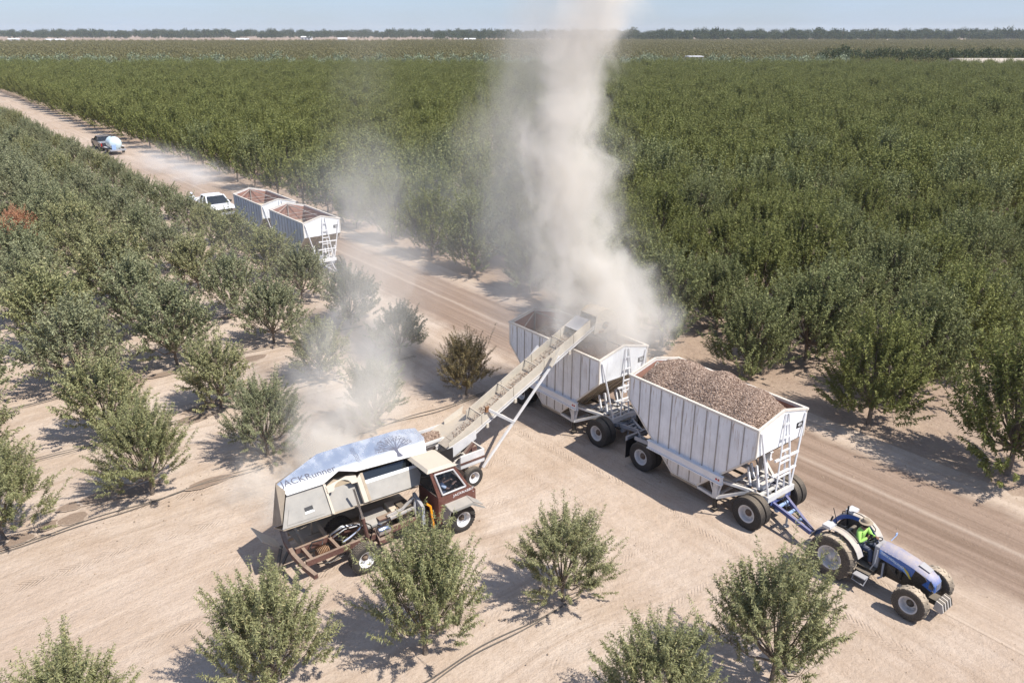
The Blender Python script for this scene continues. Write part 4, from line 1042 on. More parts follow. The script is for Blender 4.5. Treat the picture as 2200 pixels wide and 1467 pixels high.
    for a in (0.5, 2.6, 4.7): b.tube([c, c + (e1*math.cos(a) + e2*math.sin(a))*0.19], 0.010, 5)
    b.build('steering_wheel', M['black'], t)
    b = MB()
    for y in (-0.44, 0.44): b.tube([(-1.18, y, 0.85), (-1.22, y, 1.45), (-1.20, y*0.9, 1.62)], 0.028, 8)
    b.build('roll_bar', M['black'], t)
    b = MB(); b.tube([(-1.10, -0.10, 1.02), (-1.34, -0.16, 1.72)], 0.012, 5); b.tube([(-1.15, 0.02, 1.0), (-1.0, 0.05, 1.22), (-1.05, -0.15, 1.26), (-1.2, -0.2, 1.10)], 0.012, 5); b.tube([(-0.95, -0.3, 0.7), (-0.8, -0.34, 1.12)], 0.012, 5); b.build('lever', M['black'], t)
    b = MB(); b.beam((-1.2, 0, 0.46), (-1.72, 0, 0.46), 0.08, 0.05); b.beam((-1.2, -0.25, 0.60), (-1.62, -0.32, 0.42), 0.05); b.beam((-1.2, 0.25, 0.60), (-1.62, 0.32, 0.42), 0.05); b.beam((-1.15, 0, 0.9), (-1.55, 0, 0.75), 0.05); b.build('drawbar', M['dark'], t)
    b = MB(); b.tube([(0.10, -0.28, 1.2), (0.12, -0.36, 0.85), (0.02, -0.40, 0.55)], 0.016, 6); b.tube([(0.3, -0.26, 0.9), (0.33, -0.30, 0.5), (0.25, -0.33, 0.42)], 0.028, 6); b.build('side_pipe', M['grey'], t)
    b = MB(); b.tube([(0.16, 0.26, 1.3), (0.20, 0.42, 1.42)], 0.012, 5); b.box(0.18, 0.20, 0.40, 0.48, 1.40, 1.48); b.build('mirror', M['lblue'], t)
    return t
tractor()

# ---- people: one continuous skinned body, clothes and hair as children
def skin_mesh(name, joints, edges, mat, parent, sub=2, root=0):
    me = bpy.data.meshes.new(name); me.from_pydata([j[:3] for j in joints], edges, [])
    o = bpy.data.objects.new(name, me); COL.objects.link(o); o.parent = parent
    s = o.modifiers.new('skin', 'SKIN'); s.use_smooth_shade = True
    for i, j in enumerate(joints):
        sv = me.skin_vertices[0].data[i]; r = j[3]; sv.radius = (r, j[4] if len(j) > 4 else r); sv.use_root = (i == root)
    d = o.modifiers.new('sub', 'SUBSURF'); d.levels = sub; d.render_levels = sub
    me.materials.append(mat); return o
def hand(J, Eg, wrist_i, wrist, d, up, curl=0.7):
    d = Vector(d).normalized(); up = Vector(up); up = (up - d*up.dot(d)).normalized(); side = d.cross(up)
    palm = len(J); p = Vector(wrist) + d*0.05; J.append((*p, 0.030, 0.018)); Eg.append((wrist_i, palm))
    for k, (off, ln) in enumerate(((-0.027, 0.062), (-0.009, 0.072), (0.009, 0.068), (0.027, 0.052))):
        a = p + d*0.035 + side*off; b_ = a + (d*(1-curl*0.4) - up*curl*0.5).normalized()*ln*0.5; c = b_ + (d*(1-curl) - up*curl).normalized()*ln*0.5
        i = len(J); J.append((*a, 0.010)); J.append((*b_, 0.009)); J.append((*c, 0.008)); Eg += [(palm, i), (i, i+1), (i+1, i+2)]
    a = Vector(wrist) + d*0.03 + side*(-0.035); b_ = a + (d*0.8 - side*0.6 - up*0.3).normalized()*0.045
    i = len(J); J.append((*a, 0.012)); J.append((*b_, 0.009)); Eg += [(wrist_i, i), (i, i+1)]
def person(name_label, loc, rz, P, shirt, trousers, hat=None, short=False, legs=True, scale=1.0):
    """P: joint positions in local metres (x forward, y left)"""
    t = thing('person', name_label, 'person', loc, rz); t.scale = (scale,)*3
    J = [(*P['pelvis'], .125, .10), (*P['waist'], .115, .09), (*P['chest'], .15, .105), (*P['neckb'], .075, .07), (*P['neck'], .052), (*P['jaw'], .062, .070), (*P['head'], .082, .092), (*P['crown'], .062, .07)]
    Eg = [(0, 1), (1, 2), (2, 3), (3, 4), (4, 5), (5, 6), (6, 7)]
    for s in ('l', 'r'):
        i = len(J); J += [(*P['sh'+s], .060), (*P['el'+s], .042), (*P['wr'+s], .027)]; Eg += [(3, i), (i, i+1), (i+1, i+2)]
        d = Vector(P['wr'+s]) - Vector(P['el'+s]); hand(J, Eg, i+2, P['wr'+s], d, (0, 0, 1), 0.9)
    if legs:
        for s in ('l', 'r'):
            i = len(J); J += [(*P['hip'+s], .088), (*P['kn'+s], .058), (*P['an'+s], .040), (*P['toe'+s], .034)]; Eg += [(0, i), (i, i+1), (i+1, i+2), (i+2, i+3)]
    skin_mesh('body', J, Eg, M['skin'], t)
    S = [(*P['pelvis'], .140, .115), (*P['waist'], .130, .105), (*P['chest'], .168, .122), (*P['neckb'], .088, .08)]; Se = [(0, 1), (1, 2), (2, 3)]
    for s in ('l', 'r'):
        i = len(S); sh, el, wr = Vector(P['sh'+s]), Vector(P['el'+s]), Vector(P['wr'+s])
        if short: S += [(*sh, .075), (*sh.lerp(el, 0.75), .060)]; Se += [(3, i), (i, i+1)]
        else: S += [(*sh, .074), (*el, .056), (*el.lerp(wr, 0.93), .038)]; Se += [(3, i), (i, i+1), (i+1, i+2)]
    skin_mesh('shirt', S, Se, M[shirt], t)
    if legs:
        S = [(*(Vector(P['pelvis'])+Vector((0, 0, 0.02))), .138, .112)]; Se = []
        for s in ('l', 'r'):
            i = len(S); an, kn = Vector(P['an'+s]), Vector(P['kn'+s]); S += [(*P['hip'+s], .100), (*kn, .072), (*kn.lerp(an, 0.93), .056)]; Se += [(0, i), (i, i+1), (i+1, i+2)]
        skin_mesh('trousers', S, Se, M[trousers], t)
        for s in ('l', 'r'):
            an, to = Vector(P['an'+s]), Vector(P['toe'+s]); skin_mesh('boot', [(*(an+Vector((0, 0, .04))), .052), (*(an-Vector((0, 0, .01))), .052), (*to, .042, .034)], [(0, 1), (1, 2)], M['dark'], t, 1)
    h = Vector(P['head']); f = (Vector(P['face'])).normalized(); sd = Vector((-f.y, f.x, 0)).normalized(); up = Vector((0, 0, 1))
    b = MB(); b.prism([(0, 0), (1, 0), (0, 1)], 'z', 0, 1); b = MB()
    n0 = h + f*0.088 - up*0.012; b.hexa([n0-sd*.012-up*.02, n0+sd*.012-up*.02, n0+sd*.012+up*.015-f*.01, n0-sd*.012+up*.015-f*.01, n0+f*.022-sd*.006-up*.02, n0+f*.022+sd*.006-up*.02, n0+f*.004+sd*.006+up*.015, n0+f*.004-sd*.006+up*.015]); b.build('nose', M['skin'], t)
    for s in (-1, 1):
        b = MB(); b.lathe([(0.001, -.008), (.024, -.006), (.026, .004), (.001, .008)], 10, 'y', tuple(h + sd*s*0.088)); b.build('ear', M['skin'], t, True)
        b = MB(); c = h + f*0.086 + sd*s*0.032 + up*0.018; b.lathe([(.001, -.012), (.011, 0), (.001, .012)], 8, 'z', tuple(c)); b.build('eye', M['black'], t, True)
    b = MB(); c = h + f*0.084 - up*0.055; b.beam(c - sd*.026, c + sd*.026, .012, .008); b.build('mouth', M['maroon'], t)
    b = MB(); b.lathe([(.094, -.01), (.096, .035), (.080, .075), (.04, .102), (.001, .108)], 18, 'z', tuple(h - f*0.006)); b.build('hair', M['hair'], t, True)
    if hat:
        b = MB(); c = tuple(h + up*0.045 - f*0.004)
        if hat == 'brim': b.lathe([(.100, 0), (.175, -.012), (.180, -.004), (.104, .012), (.100, .07), (.075, .10), (.001, .098)], 24, 'z', c)
        else:
            b.lathe([(.099, -.01), (.101, .03), (.085, .065), (.045, .088), (.001, .092)], 20, 'z', c); q = Vector(c) + f*0.09
            b.sheet([q - sd*.07, q - sd*.05 + f*.085, q + sd*.05 + f*.085, q + sd*.07], 0.01)
        b.build('hat', M['hat'] if hat == 'brim' else M['tee'], t, True)
    return t
seatP = dict(pelvis=(-.55, 0, .98), waist=(-.56, 0, 1.12), chest=(-.53, 0, 1.30), neckb=(-.51, 0, 1.43), neck=(-.49, 0, 1.50), jaw=(-.455, -.01, 1.56), head=(-.46, -.01, 1.625), crown=(-.475, -.01, 1.69), face=(.9, -.35, -.25),
    shl=(-.52, .19, 1.40), ell=(-.38, .27, 1.17), wrl=(-.20, .14, 1.27), shr=(-.52, -.19, 1.40), elr=(-.42, -.28, 1.16), wrr=(-.30, -.08, 1.30),
    hipl=(-.48, .10, .97), knl=(-.10, .15, 1.02), anl=(-.02, .16, .66), toel=(.10, .17, .64), hipr=(-.48, -.10, .97), knr=(-.12, -.18, 1.00), anr=(-.08, -.22, .66), toer=(.05, -.24, .64))
pr = person('person in lime green shirt and tan brimmed hat seated on the blue tractor', W(-8.05, 18.76), YAW_U, seatP, 'lime', 'jeans', 'brim')
b = MB(); b.lathe([(.078, -.095), (.088, -.06), (.09, -.015)], 16, 'z', (-.452, -.012, 1.625)); b.build('face_cover', M['hair'], pr, True)
b = MB(); b.box(-.27, -.20, -.075, -.045, 1.30, 1.42); o_ = b.build('phone', M['black']); o_.location = W(-8.05, 18.76); o_.rotation_euler = (0, 0, YAW_U); tag(o_, 'small dark device in the right hand of the tractor driver', 'phone')

# ---- pickups
def pickup(u, v, rz, body, label, scale=1.0):
    t = thing('pickup_truck', label, 'pickup truck', W(u, v), rz); t.scale = (scale,)*3
    L = 2.75
    def side_poly(): return [(-L, .45), (-L, 1.02), (-0.85, 1.04), (0.65, 1.06), (1.2, 1.04), (2.45, 0.98), (2.72, 0.86), (L+.02, .50), (2.35, .42), (2.30, .55), (2.05, .78), (1.62, .80), (1.35, .55), (1.30, .40), (-1.12, .40), (-1.17, .55), (-1.42, .80), (-1.85, .78), (-2.1, .55), (-2.12, .45)]
    for sy in (-1, 1):
        b = MB(); b.prism(side_poly(), 'y', sy*0.92-0.05, sy*0.92+0.03); b.build('side_panel', M[body], t, bevel=0.02)
    b = MB(); b.add([(1.2, -.88, 1.05), (1.2, .88, 1.05), (2.42, .84, .99), (2.42, -.84, .99), (2.72, .80, .88), (2.72, -.80, .88)], [(0, 1, 2, 3), (3, 2, 4, 5)]); b.build('hood', M[body], t, True)
    b = MB(); b.box(2.62, 2.76, -.88, .88, .42, .62); b.build('front_bumper', M['grey'], t, bevel=.03)
    b = MB(); b.box(2.68, 2.745, -.5, .5, .64, .84); b.build('grille', M['dark'], t)
    for sy in (-1, 1):
        b = MB(); b.box(2.62, 2.74, sy*.72-.16, sy*.72+.16, .68, .86); b.build('headlight', M['chrome'], t)
        b = MB(); b.box(-2.78, -2.70, sy*.86-.06, sy*.86+.06, .62, .98); b.build('tail_light', M['redlamp'], t)
        b = MB(); b.box(.95, 1.1, sy*1.02-.1, sy*1.02+.1, 1.08, 1.26); b.build('mirror', M['black' if body == 'card' else 'dark'], t)
    # cab
    def ring(x0, x1, hw, z): return [(x0, -hw, z), (x1, -hw, z), (x1, hw, z), (x0, hw, z)]
    lo, hi = ring(-.85, 1.22, .90, 1.05), ring(-.62, .45, .70, 1.60)
    b = MB(); b.add(ring(-.66, .48, .72, 1.58) + ring(-.60, .36, .64, 1.64), [(3, 2, 1, 0), (4, 5, 6, 7), (0, 1, 5, 4), (1, 2, 6, 5), (2, 3, 7, 6), (3, 0, 4, 7)]); b.build('roof', M[body], t, True)
    b = MB()
    for p, q in zip(lo, hi): b.beam(p, q, .08, .08)
    b.beam((-.05, -.90, 1.05), (-.05, -.71, 1.58), .07); b.beam((-.05, .90, 1.05), (-.05, .71, 1.58), .07); b.build('pillar', M[body], t)
    for nm, (i, j) in (('rear_window', (3, 0)), ('side_window', (0, 1)), ('windshield', (1, 2)), ('side_window', (2, 3))):
        b = MB(); b.sheet([Vector(lo[i])*.998, Vector(lo[j])*.998, Vector(hi[j])*.998, Vector(hi[i])*.998], 0.012); b.build(nm, M['carglass'], t)
    b = MB(); b.box(-.85, 1.2, -.86, .86, .5, 1.03); b.build('cabin', M['dark'], t)
    b = MB(); b.box(-2.68, -.86, -.86, .86, .60, .66); b.box(-.90, -.85, -.86, .86, .6, 1.03); b.build('bed', M['grey'], t)
    b = MB(); b.box(-2.76, -2.69, -.80, .80, .55, 1.02); b.build('tailgate', M[body], t, bevel=.01)
    b = MB(); b.box(-2.88, -2.76, -.86, .86, .42, .58); b.build('rear_bumper', M['chrome'], t)
    b = MB(); b.box(-2.6, 2.6, -.55, .55, .32, .48); b.build('chassis', M['dark'], t)
    for x in (-1.63, 1.83):
        for sy in (-1, 1): wheel(t, x, sy*.86, .38, .38, .24, .23, sy)
    return t
pickup(-65.9, 20.55, YAW_U, 'carw', 'white pickup truck facing the camera behind the far trailer')
stP = dict(pelvis=(0, 0, .92), waist=(0, 0, 1.06), chest=(0, 0, 1.26), neckb=(0, 0, 1.42), neck=(0, 0, 1.49), jaw=(.03, 0, 1.55), head=(.02, 0, 1.62), crown=(.0, 0, 1.69), face=(1, .2, -.1),
    shl=(0, .19, 1.39), ell=(.05, .27, 1.13), wrl=(.20, .22, 1.0), shr=(0, -.19, 1.39), elr=(.06, -.26, 1.13), wrr=(.22, -.2, 1.02),
    hipl=(0, .09, .88), knl=(.02, .11, .48), anl=(0, .12, .08), toel=(.14, .13, .05), hipr=(0, -.09, .88), knr=(.02, -.11, .48), anr=(0, -.12, .08), toer=(.14, -.13, .05))
pp = W(-67.7, 20.2, 0.0)
person('person in white shirt and white cap standing beside the bed of the white pickup', (W(-67.2, 19.25).x, W(-67.2, 19.25).y, 0.0), YAW_U, stP, 'tee', 'jeans', 'cap')
pickup(-113.6, 22.75, YAW_U + math.pi, 'card', 'dark pickup truck driving away up the dirt road in front of a water tank')
tk = thing('water_tank_trailer', 'pale blue ribbed water tank on a small trailer behind the dark pickup', 'tank trailer', W(-108.2, 22.75), YAW_U + math.pi)
b = MB(); prof = []
for i in range(25):
    x = -1.2 + 2.4*i/24; e = max(0, 1-(abs(x)/1.2)**6)**0.4; prof.append((max(0.001, 0.78*e*(1 - 0.05*(i % 4 == 0))), x))
b.lathe(prof, 22, 'x', (0, 0, 1.25)); b.build('tank', M['tank'], tk, True)
b = MB(); b.cyl((0, 0, 1.98), (0, 0, 2.10), .2, 16); b.build('lid', M['dark'], tk)
b = MB(); b.box(-1.5, 1.5, -.7, .7, .45, .58); b.beam((1.5, 0, .5), (2.5, 0, .45), .1); b.box(-1.9, -1.5, -.9, .9, .5, .66); b.build('frame', M['grey'], tk)
for sy in (-1, 1):
    wheel(tk, 0, sy*.95, .38, .38, .24, .22, sy)
    b = MB(); b.box(-.5, .5, sy*.95-.15, sy*.95+.15, .80, .84); b.build('mudguard', M['lgrey'], tk)
b = MB(); b.box(-1.85, -1.55, .2, .65, .66, 1.2); b.build('pump', M['lblue'], tk)

# ---- harvest shuttle truck (local x forward = V, y left = -U)
HT = thing('harvest_truck', 'dusty harvest truck with maroon one-man cab and raised polished bin', 'harvest truck', W(-17.75, 9.5), YAW_V)
def hb(name, mat, b, parent=None, **k): return b.build(name, M[mat], parent or HT, **k)
for y in (-0.38, 0.32):
    b = MB(); b.beam((-2.95, y, .70), (2.3, y, .68), .08, .17); hb('frame_rail', 'frame_m', b)
b = MB()
for x in (-2.75, -1.95, -0.75, 0.1, 0.9, 1.9): b.beam((x, -.36, .70), (x, .32, .70), .09, .11)
hb('cross_member', 'frame_m', b)
b = MB(); pts = [(-2.95, -1.0, .66), (-3.05, -.5, .70), (-3.08, .1, .72), (-3.02, .8, .78), (-2.9, 1.35, .86)]
for p, q in zip(pts[:-1], pts[1:]): b.beam(p, q, .11, .14)
hb('rear_bumper', 'frame_m', b)
b = MB(); b.beam((-2.0, .30, .70), (-2.0, 1.3, 1.0), .08, .10); b.beam((-2.3, .9, .60), (-0.4, .9, .60), .06, .08); b.beam((-2.9, 1.2, .5), (-1.5, 1.25, .5), .05, .08); b.beam((-2.6, .4, .62), (-2.6, 1.2, .9), .06); b.beam((-2.2, .9, .6), (-2.2, .9, 1.6), .05); hb('bin_support', 'belly', b)
b = MB()
for k in range(5):
    a0 = 2*math.pi*k/5
pts = [(-1.95 + 0.95*math.sin(q)*0.9, -.02 + .30*math.cos(q), .84 + .18*math.sin(q)) for q in np.linspace(0.1, 3.0, 12)]
b.tube(pts, .035, 7); b.tube([(-1.95, .25, .82), (-1.6, .22, .98), (-1.2, .2, .90), (-.7, -.02, .86), (-.45, -.36, .80)], .04, 7); b.tube([(-1.9, .12, .80), (-1.55, .12, .92), (-1.15, .1, .88), (-.6, -.12, .82)], .03, 7)
hb('exhaust_pipe', 'chrome', b, smooth=True)
b = MB(); b.cyl((-1.4, -.75, .44), (-1.4, .75, .44), .06, 10); b.lathe([(.001, -.22), (.17, -.14), (.20, 0), (.17, .14), (.001, .22)], 16, 'y', (-1.4, 0, .46)); b.beam((-1.4, 0, .48), (.3, 0, .60), .08); hb('rear_axle', 'dark', b)
b = MB(); b.lathe([(.001, -.2), (.14, -.17), (.16, .1), (.10, .18), (.001, .2)], 14, 'x', (-2.35, -.12, .68))
for k in range(7): b.lathe([(.15, -.01), (.19, 0), (.15, .01)], 14, 'x', (-2.5+k*.045, -.12, .68))
hb('hydraulic_pump', 'rusty', b)
b = MB(); b.tube([(-2.5, -.05, .75), (-2.7, .05, .70), (-2.72, -.2, .62), (-2.5, -.28, .60)], .02, 6); b.tube([(-2.3, .0, .80), (-2.2, .12, .88), (-2.5, .2, .86), (-2.62, .05, .8)], .02, 6); b.tube([(-2.6, -.25, .45), (-2.2, -.32, .38), (-1.75, -.3, .45)], .016, 6); hb('hydraulic_hose', 'black', b)
for x, y, sd, r_, w_ in ((-1.42, -.78, -1, .44, .30), (-1.42, .78, 1, .44, .30), (1.80, -.80, -1, .42, .27), (1.80, .80, 1, .42, .27)):
    wheel(HT, x, y, r_, r_, w_, .235, sd, 'block', rim='white', hub='hubrust')
b = MB(); b.beam((1.8, -.7, .42), (1.8, .7, .42), .08); b.beam((1.5, -.38, .6), (2.2, -.38, .6), .07, .03); b.beam((1.5, .32, .6), (2.2, .32, .6), .07, .03); hb('front_axle', 'dark', b)
# engine bay, tanks, pipes behind the cab
b = MB(); b.box(.0, .55, -.30, .24, .55, .98); b.box(.1, .45, -.24, .18, .98, 1.12); b.cyl((.25, -.36, .75), (.25, -.30, .75), .1, 12); b.cyl((-.05, -.1, .8), (.0, -.1, .8), .14, 14); hb('engine', 'dark', b)
b = MB()
for k in range(4): b.tube([(.05+k*.12, -.05, 1.1), (.05+k*.12, -.22, 1.06), (.08+k*.12, -.30, .92)], .022, 6)
hb('manifold', 'rusty', b)
b = MB(); b.tube([(-.35, -.18, 1.02), (.15, -.2, 1.08), (.55, -.16, 1.30)], .055, 8); b.tube([(-.30, -.28, .98), (.1, -.30, 1.02), (.42, -.30, 1.05), (.52, -.34, .90)], .055, 8); b.tube([(.60, -.20, 1.28), (.48, -.34, 1.05), (.50, -.40, .75)], .045, 8); b.tube([(.64, -.26, 1.22), (.58, -.40, 1.05), (.55, -.44, .8)], .022, 6); hb('intake_pipe', 'pipe', b, smooth=True)
b = MB(); b.lathe([(.001, -.20), (.13, -.19), (.14, -.17), (.14, .17), (.13, .19), (.001, .20)], 20, 'x', (-.62, -.42, .82)); hb('air_tank', 'chrome', b, smooth=True)
b = MB(); b.box(-.85, -.40, -.60, -.30, .50, .62); b.beam((-.83, -.58, .62), (-.83, -.30, .90), .04); hb('tank_bracket', 'frame_m', b)
b = MB(); b.sheet([(.66, -.10, 1.42), (.66, -.62, 1.18), (.66, -.62, .55), (.66, -.10, .55)], .10); hb('radiator', 'grey', b, bevel=.01)
b = MB(); b.tube([(.70, -.64, 1.26), (.80, -.70, 1.16), (.82, -.74, .80), (.84, -.78, .48)], .035, 8); hb('orange_hose', 'orange', b, smooth=True)
for x0, x1, z1, mt in ((-.95, -.20, .98, 'beige'), (-.12, .48, 1.04, 'conv')):
    b = MB(); b.prism([(-.14, .80), (-.14, z1-.10), (.02, z1), (.40, z1+.05), (.40, .80)], 'x', x0, x1); hb('step_box', mt, b, bevel=.02)
b = MB(); b.box(-.6, .6, -.2, .0, .96, 1.0); b.beam((-.95, -.02, .90), (.65, -.02, .96), .05, .05); b.beam((-.95, .04, .90), (.65, .04, .96), .03, .03); hb('running_board', 'frame_m', b)
b = MB(); b.sheet([(-2.7, 1.45, .45), (.85, 1.45, .45), (.85, 1.45, 1.5), (-2.7, 1.45, 1.2)], .03); b.sheet([(-2.7, .62, .62), (.85, .62, .62), (.85, 1.44, .62), (-2.7, 1.44, .62)], .03); hb('far_hopper', 'belly', b)
b = MB(); b.sheet([(-2.95, 1.3, .2), (-3.6, 1.0, .9), (-3.6, 1.9, .9), (-2.95, 1.9, .2)], .02); hb('tail_flap', 'conv', b)
b = MB(); b.beam((-2.95, .9, .35), (-3.65, .2, .12), .06); b.beam((-2.95, 1.4, .25), (-3.65, .2, .12), .08); b.beam((-3.65, .2, .10), (-3.95, .1, .08), .08); hb('rear_hitch', 'dark', b)
# cab
cy0, cy1 = -.86, .22
b = MB()
profc = [(.93, .55), (1.0, 1.30), (.62, 2.42), (1.52, 2.36), (2.05, 1.40), (2.25, 1.28), (2.28, .90), (1.3, .80), (1.2, .55)]
side = [(.98, .55), (.98, 1.42), (2.10, 1.42), (2.26, 1.24), (2.28, .80), (1.3, .78), (1.25, .55)]
for y in (cy0, cy1-.04): b.prism(side, 'y', y, y+.04)
b.box(.98, 1.02, cy0+.04, cy1-.04, .55, 1.42); b.sheet([(2.10, cy0, 1.42), (2.10, cy1, 1.42), (2.28, cy1, 1.24), (2.28, cy0, 1.24)], .03); b.box(2.25, 2.29, cy0, cy1, .80, 1.24)
b.box(.98, 2.2, cy0+.04, cy1-.04, .56, .60)
cab = hb('cab', 'maroon', b)
b = MB()
B0, B1, T0, T1 = (.98, 1.42), (2.10, 1.42), (.72, 2.36), (1.58, 2.30)
for y in (cy0+.02, cy1-.02):
    b.beam((B0[0]+.04, y, B0[1]), (T0[0]+.06, y, T0[1]), .05, .11, up=(1, 0, 0)) if False else None
    b.prism([(B0[0], B0[1]), (B0[0]+.13, B0[1]), (T0[0]+.14, T0[1]), (T0[0], T0[1])], 'y', y-.02, y+.02)
    b.prism([(B1[0]-.13, B1[1]), (B1[0], B1[1]), (T1[0], T1[1]), (T1[0]-.12, T1[1])], 'y', y-.02, y+.02)
    b.prism([(B0[0]+.1, B0[1]+.002), (B1[0]-.1, B1[1]+.002), (B1[0]-.16, B1[1]+.09), (B0[0]+.08, B0[1]+.09)], 'y', y-.02, y+.02)
    b.prism([(T0[0]+.12, T0[1]-.10), (T1[0]-.06, T1[1]-.10), (T1[0]-.1, T1[1]), (T0[0]+.1, T0[1])], 'y', y-.02, y+.02)
hb('cab_pillar', 'maroon', b, cab)
b = MB()
wc = [(1.12, 1.50), (1.93, 1.50), (1.50, 2.22), (.87, 2.26)]
ctr = Vector((sum(p[0] for p in wc)/4, 0, sum(p[1] for p in wc)/4))
for p, q in zip(wc, wc[1:]+wc[:1]): b.tube([(p[0], cy0-.012, p[1]), (q[0], cy0-.012, q[1])], .026, 6)
hb('window_frame', 'lgrey', b, cab)
b = MB(); b.prism(wc, 'y', cy0+.0, cy0+.008); hb('side_window', 'glass', b, cab)
b = MB(); b.prism(wc, 'y', cy1-.01, cy1-.002); hb('side_window', 'carglass', b, cab)
b = MB(); b.sheet([(2.08, cy0+.08, 1.46), (2.08, cy1-.08, 1.46), (1.60, cy1-.08, 2.26), (1.60, cy0+.08, 2.26)], .01); hb('windshield', 'glass', b, cab)
b = MB(); b.sheet([(1.00, cy0+.08, 1.46), (.78, cy0+.08, 2.30), (.78, cy1-.08, 2.30), (1.00, cy1-.08, 1.46)], .01); hb('rear_window', 'carglass', b, cab)
b = MB(); b.add([(.62, cy0-.03, 2.38), (1.62, cy0-.03, 2.32), (1.62, cy1+.03, 2.32), (.62, cy1+.03, 2.38), (.70, cy0+.05, 2.46), (1.45, cy0+.05, 2.42), (1.45, cy1-.05, 2.42), (.70, cy1-.05, 2.46)], [(3, 2, 1, 0), (4, 5, 6, 7), (0, 1, 5, 4), (1, 2, 6, 5), (2, 3, 7, 6), (3, 0, 4, 7)]); hb('cab_roof', 'conv', b, cab)
b = MB(); b.box(1.05, 1.45, cy0+.2, cy1-.2, .60, 1.02); b.box(1.03, 1.12, cy0+.2, cy1-.2, 1.0, 1.5); b.tube([(2.0, -.32, 1.2), (1.82, -.32, 1.40)], .02, 6); b.lathe([(.15, -.01), (.17, 0), (.15, .01)], 18, 'x', (1.80, -.32, 1.42)); hb('seat', 'dark', b, cab)
b = MB(); b.box(1.02, 2.2, cy1-.06, cy1-.05, .7, 2.25); hb('cab_lining', 'black', b, cab)
text('lettering', 'JACKRABBIT', .115, M['printw'], cab, frame_mtx((1.86, cy0-.004, 1.33), (1, 0, 0.02), (0, 0, 1)), .002, sx=1.15)
for k, x in enumerate((1.05, 1.12, 1.5, 2.2)):
    b = MB(); b.cyl((x, cy0-.012, .95+.09*k), (x, cy0, .95+.09*k), .014, 8); hb('bolt', 'lgrey', b, cab)
b = MB(); b.sheet([(1.20, cy0+.02, 1.16), (1.95, cy0+.02, 1.16), (1.95, -1.20, 1.10), (1.20, -1.20, 1.10)][::-1], .02); b.sheet([(1.20, cy0+.02, 1.155), (1.20, -1.20, 1.095), (1.10, -1.12, .58), (1.10, cy0+.02, .58)], .02); b.sheet([(1.95, cy0+.02, 1.16), (2.32, cy0-.05, .88), (2.38, -1.10, .80), (1.95, -1.20, 1.10)], .02)
b.prism([(1.20, 1.095), (1.95, 1.095), (2.36, .80), (2.40, .72), (1.92, 1.02), (1.25, 1.02)], 'y', -1.215, -1.195); hb('front_fender', 'beige', b)
# bin: raised and rolled away about its far lower edge
A_, B_, C_, D_, E_ = (-.25, 1.90), (.21, 2.58), (1.10, 2.98), (1.62, 2.60), (1.15, 1.00)
def wallp(x, f, o=0.0):   # point on the near wall, f from bottom (0) to top (1); o outwards
    n = Vector((0, -(B_[1]-A_[1]), (B_[0]-A_[0]))).normalized()*-1
    n = Vector((0, A_[1]-B_[1], B_[0]-A_[0])).normalized()
    drop = -0.05*(x+3.4)
    return Vector((x, A_[0]+(B_[0]-A_[0])*f, A_[1]+(B_[1]-A_[1])*f + drop)) + n*o
def xr(f): return -3.42 + 0.36*f
def wall(poly, th=.03, o=0.0):
    b = MB(); n = Vector((0, A_[1]-B_[1], B_[0]-A_[0])).normalized()
    P0 = [wallp(x, f, o) for x, f in poly]; P1 = [p - n*th for p in P0]; k = len(poly)
    b.add(P0 + P1, [tuple(range(k)), tuple(range(2*k-1, k-1, -1))] + [(i, (i+1) % k, k+(i+1) % k, k+i) for i in range(k)]); return b
BIN = hb('bin', 'beige', wall([(xr(0), 0), (-2.0, 0), (-2.0, 1), (xr(1), 1)]))
hb('bin_panel', 'beige', wall([(xr(.05)+.12, .08), (-2.2, .08), (-2.2, .55), (xr(.55)+.12, .55)], .02, .022), BIN)
hb('vent_opening', 'black', wall([(-2.72, .28), (-2.48, .30), (-2.48, .47), (-2.72, .45)], .004, .027), BIN)
hb('vent_lip', 'white', wall([(-2.74, .24), (-2.46, .26), (-2.50, .33), (-2.72, .32)], .01, .036), BIN)
hb('post', 'conv', wall([(-2.03, -.02), (-1.96, -.02), (-1.96, 1.0), (-2.03, 1.0)], .07, .05), BIN)
hb('bin_panel', 'beige', wall([(-1.99, 0), (-.92, 0), (-.92, .80), (-1.99, .80)], .03, -.16), BIN)
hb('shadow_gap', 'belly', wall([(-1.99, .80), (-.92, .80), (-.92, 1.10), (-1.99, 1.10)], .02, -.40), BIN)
arch = [(-2.0, .66), (-1.80, .70)] + [(-1.5 + .26*math.cos(a), .74 + .22*math.sin(a)) for a in np.linspace(math.pi, 0, 9)] + [(-1.15, .74), (-1.05, .74), (-1.05, .98), (-1.35, 1.05), (-2.0, .90)]
hb('arched_shelf', 'conv', wall(arch, .02, .05), BIN)
hb('shelf_side', 'conv', wall([(-1.06, .0), (-.90, .0), (-.90, 1.0), (-1.06, .85)], .10, .04), BIN)
hb('bin_panel', 'beige', wall([(-.88, 0), (.72, .0), (1.0, .62), (-.88, .60)], .03, .03), BIN)
hb('bin_lip', 'white', wall([(-.88, .60), (1.0, .62), (.98, .72), (-.88, .72)], .12, .03), BIN)
hb('dark_window', 'carglass', wall([(-.88, .70), (1.02, .70), (1.16, 1.0), (-.88, 1.0)], .02, -.10), BIN)
hb('post', 'belly', wall([(1.0, .1), (1.10, .1), (1.26, 1.0), (1.14, 1.0)], .08, .02), BIN)
hb('post', 'belly', wall([(-.92, .0), (-.84, .0), (-.84, 1.0), (-.92, 1.0)], .06, .05), BIN)
for k in range(4): hb('louver', 'lgrey', wall([(.74+k*.07, .74), (.765+k*.07, .74), (.80+k*.07, .98), (.775+k*.07, .98)], .02, -.03), BIN)
